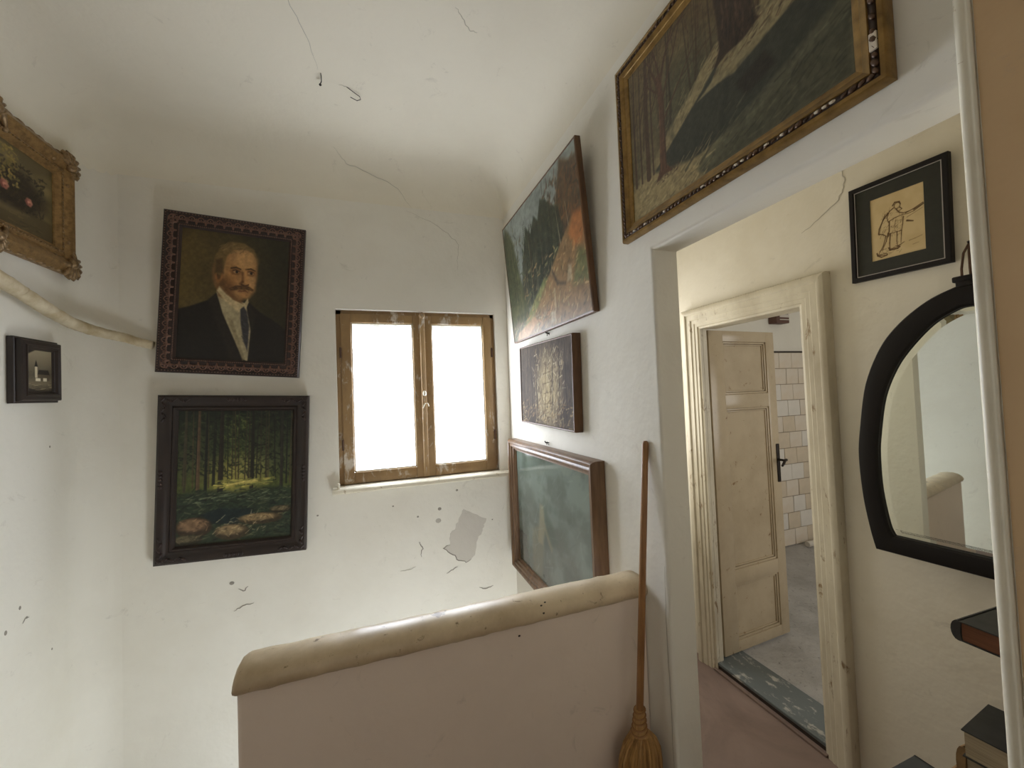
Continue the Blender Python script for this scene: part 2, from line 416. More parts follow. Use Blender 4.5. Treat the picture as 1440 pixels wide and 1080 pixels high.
for (x, y, z) in ((0.47, -0.044, 0.957), (0.485, -0.038, 0.961), (0.472, -0.056, 0.940), (0.395, -0.046, 0.885)):
    bm = bmesh.new(); add_blob(bm, (x, y, z), (0.004, 0.002, 0.003)); obj('nail_hole', bm, 'black_hole', cap)

# tan painted wall beside the viewer with its white corner bead
bm = bmesh.new(); add_box(bm, XR-0.003, XR+0.001, YN, 0.306, 0.0, 2.80)
tw = struct('wall_right_near', bm, 'tan_paint', 'tan painted wall strip at the right edge beside the opening', 'wall')
bm = bmesh.new()
bp = [(XR+0.004, 0.327), (XR-0.003, 0.3268), (XR-0.006, 0.3245), (XR-0.0072, 0.321), (XR-0.0066, 0.3175), (XR-0.0048, 0.3155), (XR-0.0056, 0.3125), (XR-0.0048, 0.3095), (XR+0.002, 0.308)]
rnd = random.Random(8); rows = []
for z in np.linspace(0, 2.8, 60): rows.append([bm.verts.new((x + rnd.uniform(-1, 1)*0.0003, y + rnd.uniform(-1, 1)*0.0003, z)) for x, y in bp])
for a, b in zip(rows, rows[1:]):
    for i in range(len(bp)): bm.faces.new((a[i], a[(i+1) % len(bp)], b[(i+1) % len(bp)], b[i]))
bm.faces.new(rows[0]); bm.faces.new(rows[-1])
struct('trim_1', bm, 'bead_paint', 'chipped white corner moulding running down the edge of the opening', 'trim', 'all')

# hall beyond the partition
bm = bmesh.new(); add_box(bm, XR+0.01, XD, 0.2, YB+0.1, -0.1, 0.0)
struct('floor_hall', bm, 'hall_floor', 'reddish brown worn floor of the hall before the kitchen door', 'floor')
bm = bmesh.new(); add_box(bm, XR+0.05, XD+0.05, 0.19, 0.31, 0, 2.8)
struct('wall_hall_near', bm, 'plaster_cream', 'cream end wall of the hall behind the books', 'wall')
bm = bmesh.new(); add_box(bm, XR+0.05, XD+0.05, YB, YB+0.1, 0, 2.8)
struct('wall_hall_far', bm, 'plaster_cream', 'cream far end wall of the hall', 'wall')
bm = bmesh.new(); add_box(bm, XR+0.05, XD+0.05, 0.19, YB+0.1, 2.78, 2.86)
struct('ceiling_hall', bm, 'plaster_cream', 'cream ceiling of the narrow hall', 'ceiling')
DY0, DY1, DZ = 1.222, 1.862, 1.962
bm = bmesh.new()
holed_slab(bm, 0, XD, XD+0.10, -0.5, 2.97, -0.05, 2.86, [(DY0, DY1, -0.05, DZ)])
wall_door = struct('wall_door', bm, 'plaster_cream', 'cream hall wall holding the kitchen door, sketch and mirror', 'wall')

# kitchen
KX1, KY0, KY1 = 5.0, -0.5, 2.85
bm = bmesh.new(); add_box(bm, XD+0.10, KX1, KY0, KY1+0.02, -0.1, 0.030)
kfloor = struct('floor_kitchen', bm, 'kitchen_floor', 'worn speckled grey kitchen floor seen through the doorway', 'floor')
bm = bmesh.new(); add_box(bm, XD+0.05, KX1+0.1, KY1+0.012, KY1+0.12, 0, 2.9)
kwall = struct('wall_kitchen', bm, 'plaster_white', 'kitchen wall covered with glossy pale tiles below white plaster', 'wall')
bm = bmesh.new(); add_box(bm, KX1, KX1+0.1, KY0-0.1, KY1+0.1, 0, 2.9)
struct('wall_kitchen_side', bm, 'plaster_white', 'white far side wall of the kitchen', 'wall')
bm = bmesh.new(); holed_slab(bm, 1, KY0-0.12, KY0, XD+0.05, KX1+0.1, 0, 2.9, [(2.7, 4.3, 1.0, 2.3)])  # assumed window opening, out of view, for the kitchen lamp
struct('wall_kitchen_assumed_window', bm, 'plaster_white', 'kitchen wall with an assumed window opening out of view', 'wall')
bm = bmesh.new(); add_box(bm, XD+0.05, KX1+0.1, KY0-0.1, KY1+0.1, 2.86, 2.95)
struct('ceiling_kitchen', bm, 'plaster_white', 'white kitchen ceiling', 'ceiling')
bm = bmesh.new(); add_box(bm, 1.95, 3.05, 0.6, 2.3, 0.0295, 0.0325, 0.001)
matg = obj('linoleum_sheet', bm, 'kitchen_floor', kfloor)
# tiles one by one
bm = bmesh.new(); add_box(bm, 3.2, 4.98, KY1+0.004, KY1+0.014, 0.03, 1.925)
obj('tile_bed', bm, 'grout', kwall)
tw_, th_ = 0.170, 0.1575
meshes = []
for mname in ('tile_glaze', 'tile_glaze_warm', 'tile_glaze_pale'):
    b = bmesh.new(); add_box(b, -tw_/2+0.0025, tw_/2-0.0025, -0.009, 0.003, -th_/2+0.0025, th_/2-0.0025, 0.002, 1)
    bmesh.ops.recalc_face_normals(b, faces=b.faces[:])
    me = bpy.data.meshes.new('tile'); b.to_mesh(me); b.free(); me.materials.append(MATS[mname]); meshes.append(me)
rnd = random.Random(11)
for j in range(12):
    for i in range(10):
        x = 3.30 + tw_*i + (tw_/2 if j % 2 else 0)
        warm = 0.75 if j < 8 else 0.15
        me = meshes[1] if rnd.random() < warm*0.7 else (meshes[2] if rnd.random() < 0.5 else meshes[0])
        o = place('tile', me, None, kwall, (x, KY1 + rnd.uniform(0.0, 0.0025), 0.032 + th_*(j+0.5)))
        o.rotation_euler = (rnd.uniform(-1, 1)*0.018, 0, rnd.uniform(-1, 1)*0.022)
bm = bmesh.new(); add_box(bm, 3.2, 4.98, KY1-0.006, KY1+0.013, 1.924, 1.938)
obj('tile_edge_strip', bm, 'threshold_dark', kwall)

# ------------------------------------------------------------------ stair window
win = thing('window_1', 'small two-pane casement window with frosted glass and peeling ochre frame', 'window', loc=((WX0+WX1)/2, YB, WZ0), kind='structure')
wl, wr, wb, wt = WX0-(WX0+WX1)/2-0.003, WX1-(WX0+WX1)/2+0.003, -0.003, WZ1-WZ0+0.003
def wobj(name, boxes, mat, parent=win, bev=0.004, smooth=True):
    bm = bmesh.new()
    for b in boxes: add_box(bm, *b, bev, 2)
    return obj(name, bm, mat, parent, smooth)
fy0, fy1 = 0.035, 0.095
wobj('frame_post', [(wl, wl+0.034, fy0, fy1, wb, wt)], 'window_wood')
wobj('frame_post', [(wr-0.030, wr, fy0, fy1, wb, wt)], 'window_wood')
wobj('frame_rail', [(wl, wr, fy0, fy1, wt-0.030, wt)], 'window_wood')
wobj('frame_rail', [(wl, wr, fy0, fy1, wb, wb+0.030)], 'window_wood')
cx = 0.013      # meeting stile
def sash(x0, x1, names):
    s0, s1 = 0.020, 0.062
    s = thing_part('sash')
    for (n, bx) in (('stile', (x0, x0+0.056, s0, s1, 0.024, wt-0.024)), ('stile', (x1-0.056, x1, s0, s1, 0.024, wt-0.024)),
                    ('rail', (x0+0.056, x1-0.056, s0+0.001, s1, wt-0.075, wt-0.024)), ('rail', (x0+0.056, x1-0.056, s0+0.001, s1, 0.024, 0.088))):
        wobj('sash_'+n, [bx], 'window_wood', s)
    bm = bmesh.new(); add_box(bm, x0+0.05, x1-0.05, s0+0.018, s0+0.022, 0.08, wt-0.07)
    p = obj('pane', bm, 'frosted_pane', s)
    bx0, bx1, bz0, bz1, bw = x0+0.056, x1-0.056, 0.088, wt-0.075, 0.008
    wobj('putty', [(bx0, bx1, s0+0.010, s0+0.018, bz0, bz0+bw), (bx0, bx1, s0+0.010, s0+0.018, bz1-bw, bz1), (bx0, bx0+bw, s0+0.010, s0+0.018, bz0, bz1), (bx1-bw, bx1, s0+0.010, s0+0.018, bz0, bz1)], 'sill_paint', s, 0.002)
    return s, p
def thing_part(name):
    o = bpy.data.objects.new(name, None); COL.objects.link(o); o.parent = win; return o
s1, p1 = sash(wl+0.028, cx, 'l'); s2, p2 = sash(cx, wr-0.024, 'r')
bm = bmesh.new(); add_tube(bm, [(cx-0.001, 0.014, 0.03), (cx-0.001, 0.012, 0.5), (cx-0.001, 0.014, wt-0.03)], 0.016, 8); obj('cover_strip', bm, 'window_wood', win, True)
bm = bmesh.new(); add_blob(bm, (cx, -0.002, 0.53), (0.012, 0.008, 0.018)); add_tube(bm, [(cx-0.012, -0.006, 0.44), (cx+0.002, -0.013, 0.468), (cx+0.016, -0.010, 0.470), (cx+0.022, -0.008, 0.45)], 0.003, 5)
obj('latch', bm, 'sill_paint', win, True)
bm = bmesh.new(); add_blob(bm, (cx, 0.004, wt-0.028), (0.020, 0.016, 0.022)); obj('top_latch', bm, 'window_wood', win, True)
for z in (0.25, 0.78):
    bm = bmesh.new(); add_tube(bm, [(wl+0.026, 0.016, z-0.03), (wl+0.026, 0.016, z+0.03)], 0.006, 6); obj('hinge', bm, 'rust', win, True)
    bm = bmesh.new(); add_tube(bm, [(wr-0.024, 0.016, z-0.03), (wr-0.024, 0.016, z+0.03)], 0.006, 6); obj('hinge', bm, 'rust', win, True)
bm = bmesh.new()
add_prism(bm, [(-0.052, -0.012), (-0.058, -0.006), (-0.058, 0.010), (-0.050, 0.017), (0.04, 0.020), (0.04, -0.024), (0.0, -0.024), (-0.004, -0.012)], 0, wl-0.030, wr+0.045)
obj('sill', bm, 'sill_paint', win, True)
bm = bmesh.new(); add_box(bm, wl-0.004, wl+0.008, -0.05, -0.03, 0.018, 0.045, 0.003); obj('sill_peg', bm, 'sill_paint', win)
# crack in the left pane
bm = bmesh.new(); ribbon(bm, [(wl+0.19, 0.0375, 0.36), (wl+0.23, 0.0375, 0.40), (wl+0.27, 0.0375, 0.43)], 0.003, (0, -1, 0)); obj('pane_crack', bm, 'crack_dark', win)
# added window frame behind the viewer, around the fill lamp
for nm, loc, sx, sz in (('added_window', (-0.35, YN-0.02, 0.9), 1.2, 1.3),):
    wi = thing(nm, 'added plain white framed window for the fill light behind the viewer', 'window', loc=loc, kind='structure')
    for b in ((-sx/2, -sx/2+0.06, -0.05, 0.0, 0, sz), (sx/2-0.06, sx/2, -0.05, 0.0, 0, sz), (-sx/2, sx/2, -0.05, 0.0, 0, 0.06), (-sx/2, sx/2, -0.05, 0.0, sz-0.06, sz)):
        wobj('frame_bar', [b], 'bead_paint', wi)

for (nm, lab, ln, sx, sz) in (('window_assumed_frame', 'plain frame around the assumed light at the far end of the hall', 'hall_assumed_light', 0.6, 1.2), ('door_added_frame', 'added plain frame around the fill light under the landing', 'stairwell_fill_light', 0.6, 0.9)):  # frame around an assumed hall lamp on solid wall, then one added around the under-landing fill lamp
    lo = bpy.data.objects[ln]; q = lo.rotation_euler.to_matrix().to_4x4()
    wi = thing(nm, lab, nm.split('_')[0], Matrix.Translation(lo.location) @ q, kind='structure')
    for b in ((-sx/2-0.05, -sx/2, -sz/2-0.05, sz/2+0.05), (sx/2, sx/2+0.05, -sz/2-0.05, sz/2+0.05), (-sx/2, sx/2, -sz/2-0.05, -sz/2), (-sx/2, sx/2, sz/2, sz/2+0.05)):
        wobj('frame_bar', [(b[0], b[1], b[2], b[3], -0.01, 0.02)], 'bead_paint', wi)

# ------------------------------------------------------------------ painted pictures (numpy brush work -> colour attribute on a canvas grid)
class Art:
    def __init__(s, nx, ny, asp, base, seed=1):
        s.nx, s.ny, s.asp = nx, ny, asp; s.r = np.random.RandomState(seed)
        u = (np.arange(nx)+0.0)/(nx-1); v = (np.arange(ny)+0.0)/(ny-1)
        s.X, s.Y = np.meshgrid(u*asp, v); s.U = s.X/asp
        s.a = np.zeros((ny, nx, 3)); s.a[:] = base
    def box(s, x0, x1, y0, y1):
        i0 = max(0, int(x0/s.asp*(s.nx-1))-1); i1 = min(s.nx, int(x1/s.asp*(s.nx-1))+3)
        j0 = max(0, int(y0*(s.ny-1))-1); j1 = min(s.ny, int(y1*(s.ny-1))+3)
        return (slice(j0, max(j0, j1)), slice(i0, max(i0, i1)))
    def put(s, sl, m, col):
        m = m[..., None]; s.a[sl] = s.a[sl]*(1-m) + np.array(col, float)*m
    def noise(s, fx, fy, oct=4, seed=0):
        r = np.random.RandomState(seed+17); out = np.zeros((s.ny, s.nx)); amp, tot = 1.0, 0.0
        for o in range(oct):
            gx, gy = max(2, int(fx*2**o)+2), max(2, int(fy*2**o)+2); g = r.rand(gy, gx)
            x = np.clip(s.U*(gx-1.001), 0, gx-1.001); y = np.clip(s.Y*(gy-1.001), 0, gy-1.001)
            i, j = x.astype(int), y.astype(int); fx_, fy_ = x-i, y-j; fx_ = fx_*fx_*(3-2*fx_); fy_ = fy_*fy_*(3-2*fy_)
            out += amp*((g[j, i]*(1-fx_)+g[j, i+1]*fx_)*(1-fy_) + (g[j+1, i]*(1-fx_)+g[j+1, i+1]*fx_)*fy_); tot += amp; amp *= 0.55
        return out/tot
    def blend(s, m, col): s.a = s.a*(1-m[..., None]) + np.array(col, float)*m[..., None]
    def vgrad(s, stops):
        ys = [p[0] for p in stops]
        for c in range(3): s.a[..., c] = np.interp(s.Y, ys, [p[1][c] for p in stops])
    def ell(s, cu, cv, ru, rv, col, al=1.0, soft=0.3, rot=0.0):
        cx_ = cu*s.asp; R_ = max(ru*s.asp, rv)*(1+soft); sl = s.box(cx_-R_, cx_+R_, cv-R_, cv+R_)
        dx, dy = s.X[sl]-cx_, s.Y[sl]-cv; c, q = math.cos(rot), math.sin(rot)
        d = np.sqrt(((dx*c+dy*q)/(ru*s.asp))**2 + ((-dx*q+dy*c)/rv)**2)
        s.put(sl, np.clip((1+soft/2-d)/max(soft, 1e-3), 0, 1)*al, col)
    def line(s, pts, w0, w1, col, al=1.0, soft=0.004):
        n = len(pts)-1
        for k in range(n):
            (u0, v0), (u1, v1) = pts[k], pts[k+1]; ax, ay, bx, by = u0*s.asp, v0, u1*s.asp, v1
            wa, wb_ = w0+(w1-w0)*k/n, w0+(w1-w0)*(k+1)/n; mg = max(wa, wb_)+soft
            sl = s.box(min(ax, bx)-mg, max(ax, bx)+mg, min(ay, by)-mg, max(ay, by)+mg)
            dx, dy = bx-ax, by-ay; L2 = dx*dx+dy*dy+1e-12
            t = np.clip(((s.X[sl]-ax)*dx+(s.Y[sl]-ay)*dy)/L2, 0, 1)
            d = np.hypot(s.X[sl]-ax-t*dx, s.Y[sl]-ay-t*dy); ww = wa+(wb_-wa)*t
            s.put(sl, np.clip((ww/2+soft/2-d)/soft, 0, 1)*al, col)
    def poly(s, pts, col, al=1.0, soft=0.006):
        P = [(u*s.asp, v) for u, v in pts]; xs_ = [p[0] for p in P]; ys_ = [p[1] for p in P]
        sl = s.box(min(xs_)-soft, max(xs_)+soft, min(ys_)-soft, max(ys_)+soft); X, Y = s.X[sl], s.Y[sl]
        if X.size == 0: return
        ins = np.zeros(X.shape, bool); dm = np.full(X.shape, 9.0)
        for (x0, y0), (x1, y1) in zip(P, P[1:]+P[:1]):
            if y0 != y1:
                c = ((y0 > Y) != (y1 > Y)) & (X < (x1-x0)*(Y-y0)/(y1-y0)+x0); ins ^= c
            dx, dy = x1-x0, y1-y0; t = np.clip(((X-x0)*dx+(Y-y0)*dy)/(dx*dx+dy*dy+1e-12), 0, 1)
            dm = np.minimum(dm, np.hypot(X-x0-t*dx, Y-y0-t*dy))
        sd = np.where(ins, dm, -dm); s.put(sl, np.clip(0.5+sd/soft, 0, 1)*al, col)
    def dabs(s, n, u0, u1, v0, v1, cols, w, L, ang, al=0.6, spread=0.3):
        for _ in range(n):
            u, v = s.r.uniform(u0, u1), s.r.uniform(v0, v1); a = ang + s.r.randn()*spread; l = L*s.r.uniform(0.4, 1.2)
            c = np.array(cols[s.r.randint(len(cols))])*s.r.uniform(0.8, 1.2)
            s.line([(u, v), (u+l*math.cos(a)/s.asp, v+l*math.sin(a))], w*s.r.uniform(0.5, 1.2), w*0.5, c, al, 0.005)
    def branch(s, u, v, ang, L, w, depth, col, al=0.8):
        pts = [(u, v)]; a = ang
        for k in range(4):
            a += s.r.randn()*0.13; u += L/4*math.cos(a)/s.asp; v += L/4*math.sin(a); pts.append((u, v))
            if depth and k: s.branch(u, v, a + s.r.choice([-1, 1])*s.r.uniform(0.3, 0.8), L*0.6, w*0.5, depth-1, col, al*0.85)
        s.line(pts, w, w*0.3, col, al)
    def spruce(s, u, v0, h, wd, col, al=0.9):
        s.line([(u, v0), (u, v0+h)], 0.010, 0.003, col, al)
        n = int(10+h*40)
        for k in range(n):
            t = k/n; ww = wd*(1-t)*s.r.uniform(0.6, 1.1); y = v0+h*(0.12+0.88*t)
            for sg in (-1, 1):
                c = np.array(col)*s.r.uniform(0.75, 1.25)
                s.line([(u, y), (u+sg*ww/s.asp, y-ww*0.45)], 0.014*(1-t*0.6), 0.006, c, al)
    def mesh(s, name, x0, x1, z0, z1, y, gain=1.0):
        c = np.clip(s.a, 0, 255)/255.0; lin = np.where(c <= 0.04045, c/12.92, ((c+0.055)/1.055)**2.4)*gain
        nx, ny = s.nx, s.ny
        X = x0+(x1-x0)*s.U; Z = z0+(z1-z0)*s.Y
        co = np.stack([X, np.full_like(X, y), Z], -1).reshape(-1, 3)
        idx = np.arange(nx*ny).reshape(ny, nx)
        q = np.stack([idx[:-1, :-1], idx[:-1, 1:], idx[1:, 1:], idx[1:, :-1]], -1).reshape(-1, 4)
        # thin back so that the canvas is a real board
        nb = len(co); t = 0.006
        co = np.vstack([co, [[x0, y+t, z0], [x1, y+t, z0], [x1, y+t, z1], [x0, y+t, z1]]])
        me = bpy.data.meshes.new(name)
        nf = len(q)
        faces = np.vstack([q, [[nb+3, nb+2, nb+1, nb]]])
        me.vertices.add(len(co)); me.vertices.foreach_set('co', co.astype(np.float32).ravel())
        me.loops.add(faces.size); me.loops.foreach_set('vertex_index', faces.astype(np.int32).ravel())
        me.polygons.add(len(faces)); me.polygons.foreach_set('loop_start', np.arange(0, faces.size, 4, dtype=np.int32))
        me.update(calc_edges=True); me.validate()
        at = me.attributes.new('paint', 'FLOAT_COLOR', 'POINT')
        col = np.ones((len(co), 4), np.float32); col[:nb, :3] = np.minimum(lin.reshape(-1, 3), 0.9); col[nb:, :3] = 0.1
        at.data.foreach_set('color', col.ravel())
        return me

def hang(wall, along, z, off=0.0, lean=0.0, roll=0.0):
    """matrix of a picture: origin at the middle of its lower edge on the wall; x right, z up, -y out of the wall"""
    th, loc = {'back': (0, Vector((along, YB-off, z))), 'right': (-PI/2, Vector((XR-off, along, z))),
               'left': (PI/2, Vector((XL+off, along, z))), 'door': (-PI/2, Vector((XD-off, along, z)))}[wall]
    return Matrix.Translation(loc) @ Matrix.Rotation(th, 4, 'Z') @ Matrix.Rotation(lean, 4, 'X') @ Matrix.Rotation(roll, 4, 'Y')
SIDES = {'bottom': ((-1, 0), (1, 0), (0, 1)), 'right': ((1, 0), (0, 1), (-1, 0)), 'top': ((1, 1), (-1, 0), (0, -1)), 'left': ((-1, 1), (0, -1), (1, 0))}
def rail_fn(w, h, side):
    (sx, sz), (dx, dz), (ix, iz) = SIDES[side]; ox, oz = sx*w/2, sz*h
    L = w if dx else h
    def P(s, d, y): return Vector((ox + dx*s + ix*d, -y, oz + dz*s + iz*d))
    return P, L
def make_frame(root, w, h, prof, mat, deco=None, bevelmat=None):
    out = {}
    for side in ('bottom', 'right', 'top', 'left'):
        P, L = rail_fn(w, h, side); bm = bmesh.new()
        A = [bm.verts.new(P(d, d, y)) for d, y in prof]; B = [bm.verts.new(P(L-d, d, y)) for d, y in prof]; n = len(prof)
        for i in range(n): bm.faces.new((A[i], A[(i+1) % n], B[(i+1) % n], B[i]))
        bm.faces.new(A[::-1]); bm.faces.new(B)
        o = obj('frame_rail', bm, mat, root, True); out[side] = o
        if deco:
            for (nm, m2, fn) in deco:
                b2 = bmesh.new(); fn(b2, P, L, side)
                if len(b2.verts): obj(nm, b2, m2, o, 'all')
                else: b2.free()
    return out
def beads(d, y, pitch, rx, ry, rz=None, skew=0.0, jit=0.0, skip=0.0, seed=1):
    rnd_ = random.Random(seed)
    def fn(bm, P, L, side):
        n = max(2, int((L-2*d)/pitch))
        for k in range(n):
            if rnd_.random() < skip: continue
            s = d + (L-2*d)*(k+0.5)/n
            p = P(s, d, y); ex = (P(s+1, d, y)-p); ez = (P(s, d+1, y)-p)
            e1 = (ex*math.cos(skew)+ez*math.sin(skew)).normalized(); e2 = Vector((0, -1, 0)); e3 = e1.cross(e2)
            ax = Matrix((e1, e2, e3)).transposed(); f = 1 + rnd_.uniform(-jit, jit)
            add_blob(bm, p, (rx*f, (rz or ry)*f, ry*f), ax, 6, 4)
    return fn

# --- portrait of a man
def art_portrait():
    A = Art(190, 250, 0.475/0.655, (60, 50, 30), 3)
    A.a[:] = 0
    m = np.clip((A.U-0.05)/0.9, 0, 1)[..., None]
    A.a = np.array((84, 70, 40.0))*(1-m) + np.array((40, 38, 27.0))*m
    A.blend(np.clip((A.noise(4, 5, 4, 1)-0.45)*1.5, 0, 0.4), (48, 40, 24))
    A.ell(0.18, 0.55, 0.25, 0.3, (92, 78, 44), 0.35, 1.4)
    skin, shad, dark = (176, 136, 88), (108, 78, 48), (60, 42, 26)
    # jacket
    A.poly([(-0.05, -0.05), (-0.05, 0.36), (0.10, 0.40), (0.26, 0.46), (0.34, 0.53), (0.50, 0.45), (0.62, 0.48), (0.74, 0.40), (0.92, 0.32), (1.05, 0.24), (1.05, -0.05)], (28, 25, 22), 1, 0.012)
    A.poly([(0.26, 0.46), (0.34, 0.52), (0.50, 0.25), (0.62, -0.02), (0.50, -0.02)], (38, 33, 28), 0.8, 0.02)
    A.poly([(0.62, 0.47), (0.70, 0.38), (0.66, 0.10), (0.63, -0.02), (0.66, 0.3)], (40, 36, 30), 0.8, 0.02)
    # shirt and waistcoat edge
    A.poly([(0.33, 0.53), (0.40, 0.36), (0.60, 0.02), (0.645, 0.0), (0.66, 0.25), (0.605, 0.46), (0.56, 0.47)], (150, 138, 108), 1, 0.008)
    A.poly([(0.44, 0.34), (0.49, 0.32), (0.62, 0.02), (0.60, 0.0)], (120, 108, 80), 0.7, 0.01)
    # neck + head
    A.poly([(0.33, 0.60), (0.35, 0.50), (0.56, 0.44), (0.60, 0.56)], shad, 1, 0.02)
    A.ell(0.49, 0.70, 0.205, 0.215, shad, 1, 0.12, -0.1)
    A.poly([(0.40, 0.87), (0.50, 0.90), (0.64, 0.88), (0.685, 0.78), (0.69, 0.66), (0.68, 0.56), (0.62, 0.495), (0.54, 0.495), (0.46, 0.55), (0.40, 0.62), (0.37, 0.74)], (148, 110, 68), 1, 0.03)
    A.ell(0.58, 0.80, 0.10, 0.07, skin, 0.9, 0.9); A.ell(0.64, 0.64, 0.04, 0.07, skin, 0.7, 0.9)
    A.ell(0.47, 0.66, 0.06, 0.08, (164, 116, 66), 0.6, 1.0); A.ell(0.42, 0.58, 0.07, 0.08, (88, 58, 32), 0.6, 0.9)
    A.ell(0.345, 0.66, 0.035, 0.055, (130, 88, 50), 1, 0.4); A.ell(0.345, 0.66, 0.018, 0.03, dark, 0.7, 0.6)
    # hair
    A.poly([(0.31, 0.68), (0.30, 0.80), (0.35, 0.89), (0.44, 0.935), (0.56, 0.935), (0.66, 0.89), (0.69, 0.81), (0.655, 0.86), (0.56, 0.89), (0.47, 0.87), (0.41, 0.82), (0.385, 0.72), (0.36, 0.66)], (104, 84, 50), 1, 0.015)
    A.dabs(70, 0.33, 0.58, 0.84, 0.91, [(118, 96, 60), (84, 66, 38), (134, 112, 72)], 0.006, 0.045, 0.5, 0.5)
    A.poly([(0.31, 0.68), (0.31, 0.78), (0.37, 0.80), (0.385, 0.68)], (66, 50, 30), 0.8, 0.02)
    # eyes, brows, nose, moustache, mouth
    for (u, sg) in ((0.50, 1), (0.635, 1)):
        A.ell(u, 0.705, 0.05, 0.026, (104, 68, 38), 0.8, 0.7)
        A.line([(u-0.045, 0.728), (u, 0.738), (u+0.04, 0.726)], 0.014, 0.010, (62, 42, 24), 0.9)
        A.ell(u, 0.700, 0.026, 0.010, (170, 140, 100), 0.6, 0.5); A.ell(u+0.006, 0.702, 0.013, 0.011, (26, 20, 16), 1, 0.4)
        A.line([(u-0.03, 0.712), (u, 0.716), (u+0.03, 0.708)], 0.006, 0.005, (44, 28, 18), 0.9)
        A.line([(u-0.03, 0.684), (u+0.02, 0.682)], 0.005, 0.004, (96, 64, 36), 0.7)
    A.line([(0.585, 0.72), (0.598, 0.66), (0.604, 0.625)], 0.022, 0.03, (178, 130, 78), 0.7, 0.02)
    A.line([(0.560, 0.70), (0.565, 0.63), (0.545, 0.612)], 0.014, 0.016, (92, 60, 34), 0.8, 0.012)
    A.line([(0.555, 0.606), (0.59, 0.598), (0.62, 0.610)], 0.012, 0.010, (70, 42, 24), 0.9)
    A.poly([(0.44, 0.565), (0.50, 0.595), (0.57, 0.60), (0.62, 0.60), (0.67, 0.575), (0.665, 0.56), (0.60, 0.575), (0.53, 0.565), (0.46, 0.55)], (74, 50, 30), 1, 0.010)
    A.dabs(40, 0.46, 0.65, 0.565, 0.59, [(108, 80, 48), (56, 38, 24)], 0.005, 0.03, -0.4, 0.6)
    A.line([(0.53, 0.553), (0.58, 0.556), (0.62, 0.552)], 0.008, 0.006, (92, 48, 34), 0.8)
    A.ell(0.58, 0.525, 0.04, 0.02, (160, 112, 64), 0.5, 0.8)
    # collar and tie
    A.poly([(0.335, 0.54), (0.355, 0.575), (0.42, 0.52), (0.50, 0.475), (0.585, 0.455), (0.595, 0.42), (0.54, 0.385), (0.42, 0.46)], (176, 158, 120), 1, 0.012)
    A.poly([(0.585, 0.455), (0.62, 0.50), (0.63, 0.47), (0.60, 0.40)], (170, 154, 118), 1, 0.008)
    A.line([(0.375, 0.575), (0.48, 0.485), (0.58, 0.452)], 0.006, 0.005, (110, 84, 52), 0.7)
    A.poly([(0.555, 0.41), (0.585, 0.435), (0.615, 0.40), (0.645, 0.28), (0.64, 0.08), (0.60, 0.16), (0.565, 0.30)], (50, 48, 50), 1, 0.010)
    A.dabs(40, 0.57, 0.635, 0.14, 0.40, [(66, 64, 66), (38, 37, 40)], 0.006, 0.03, -0.9, 0.5)
    A.a *= (0.86 + 0.28*A.noise(40, 50, 2, 9))[..., None]
    return A
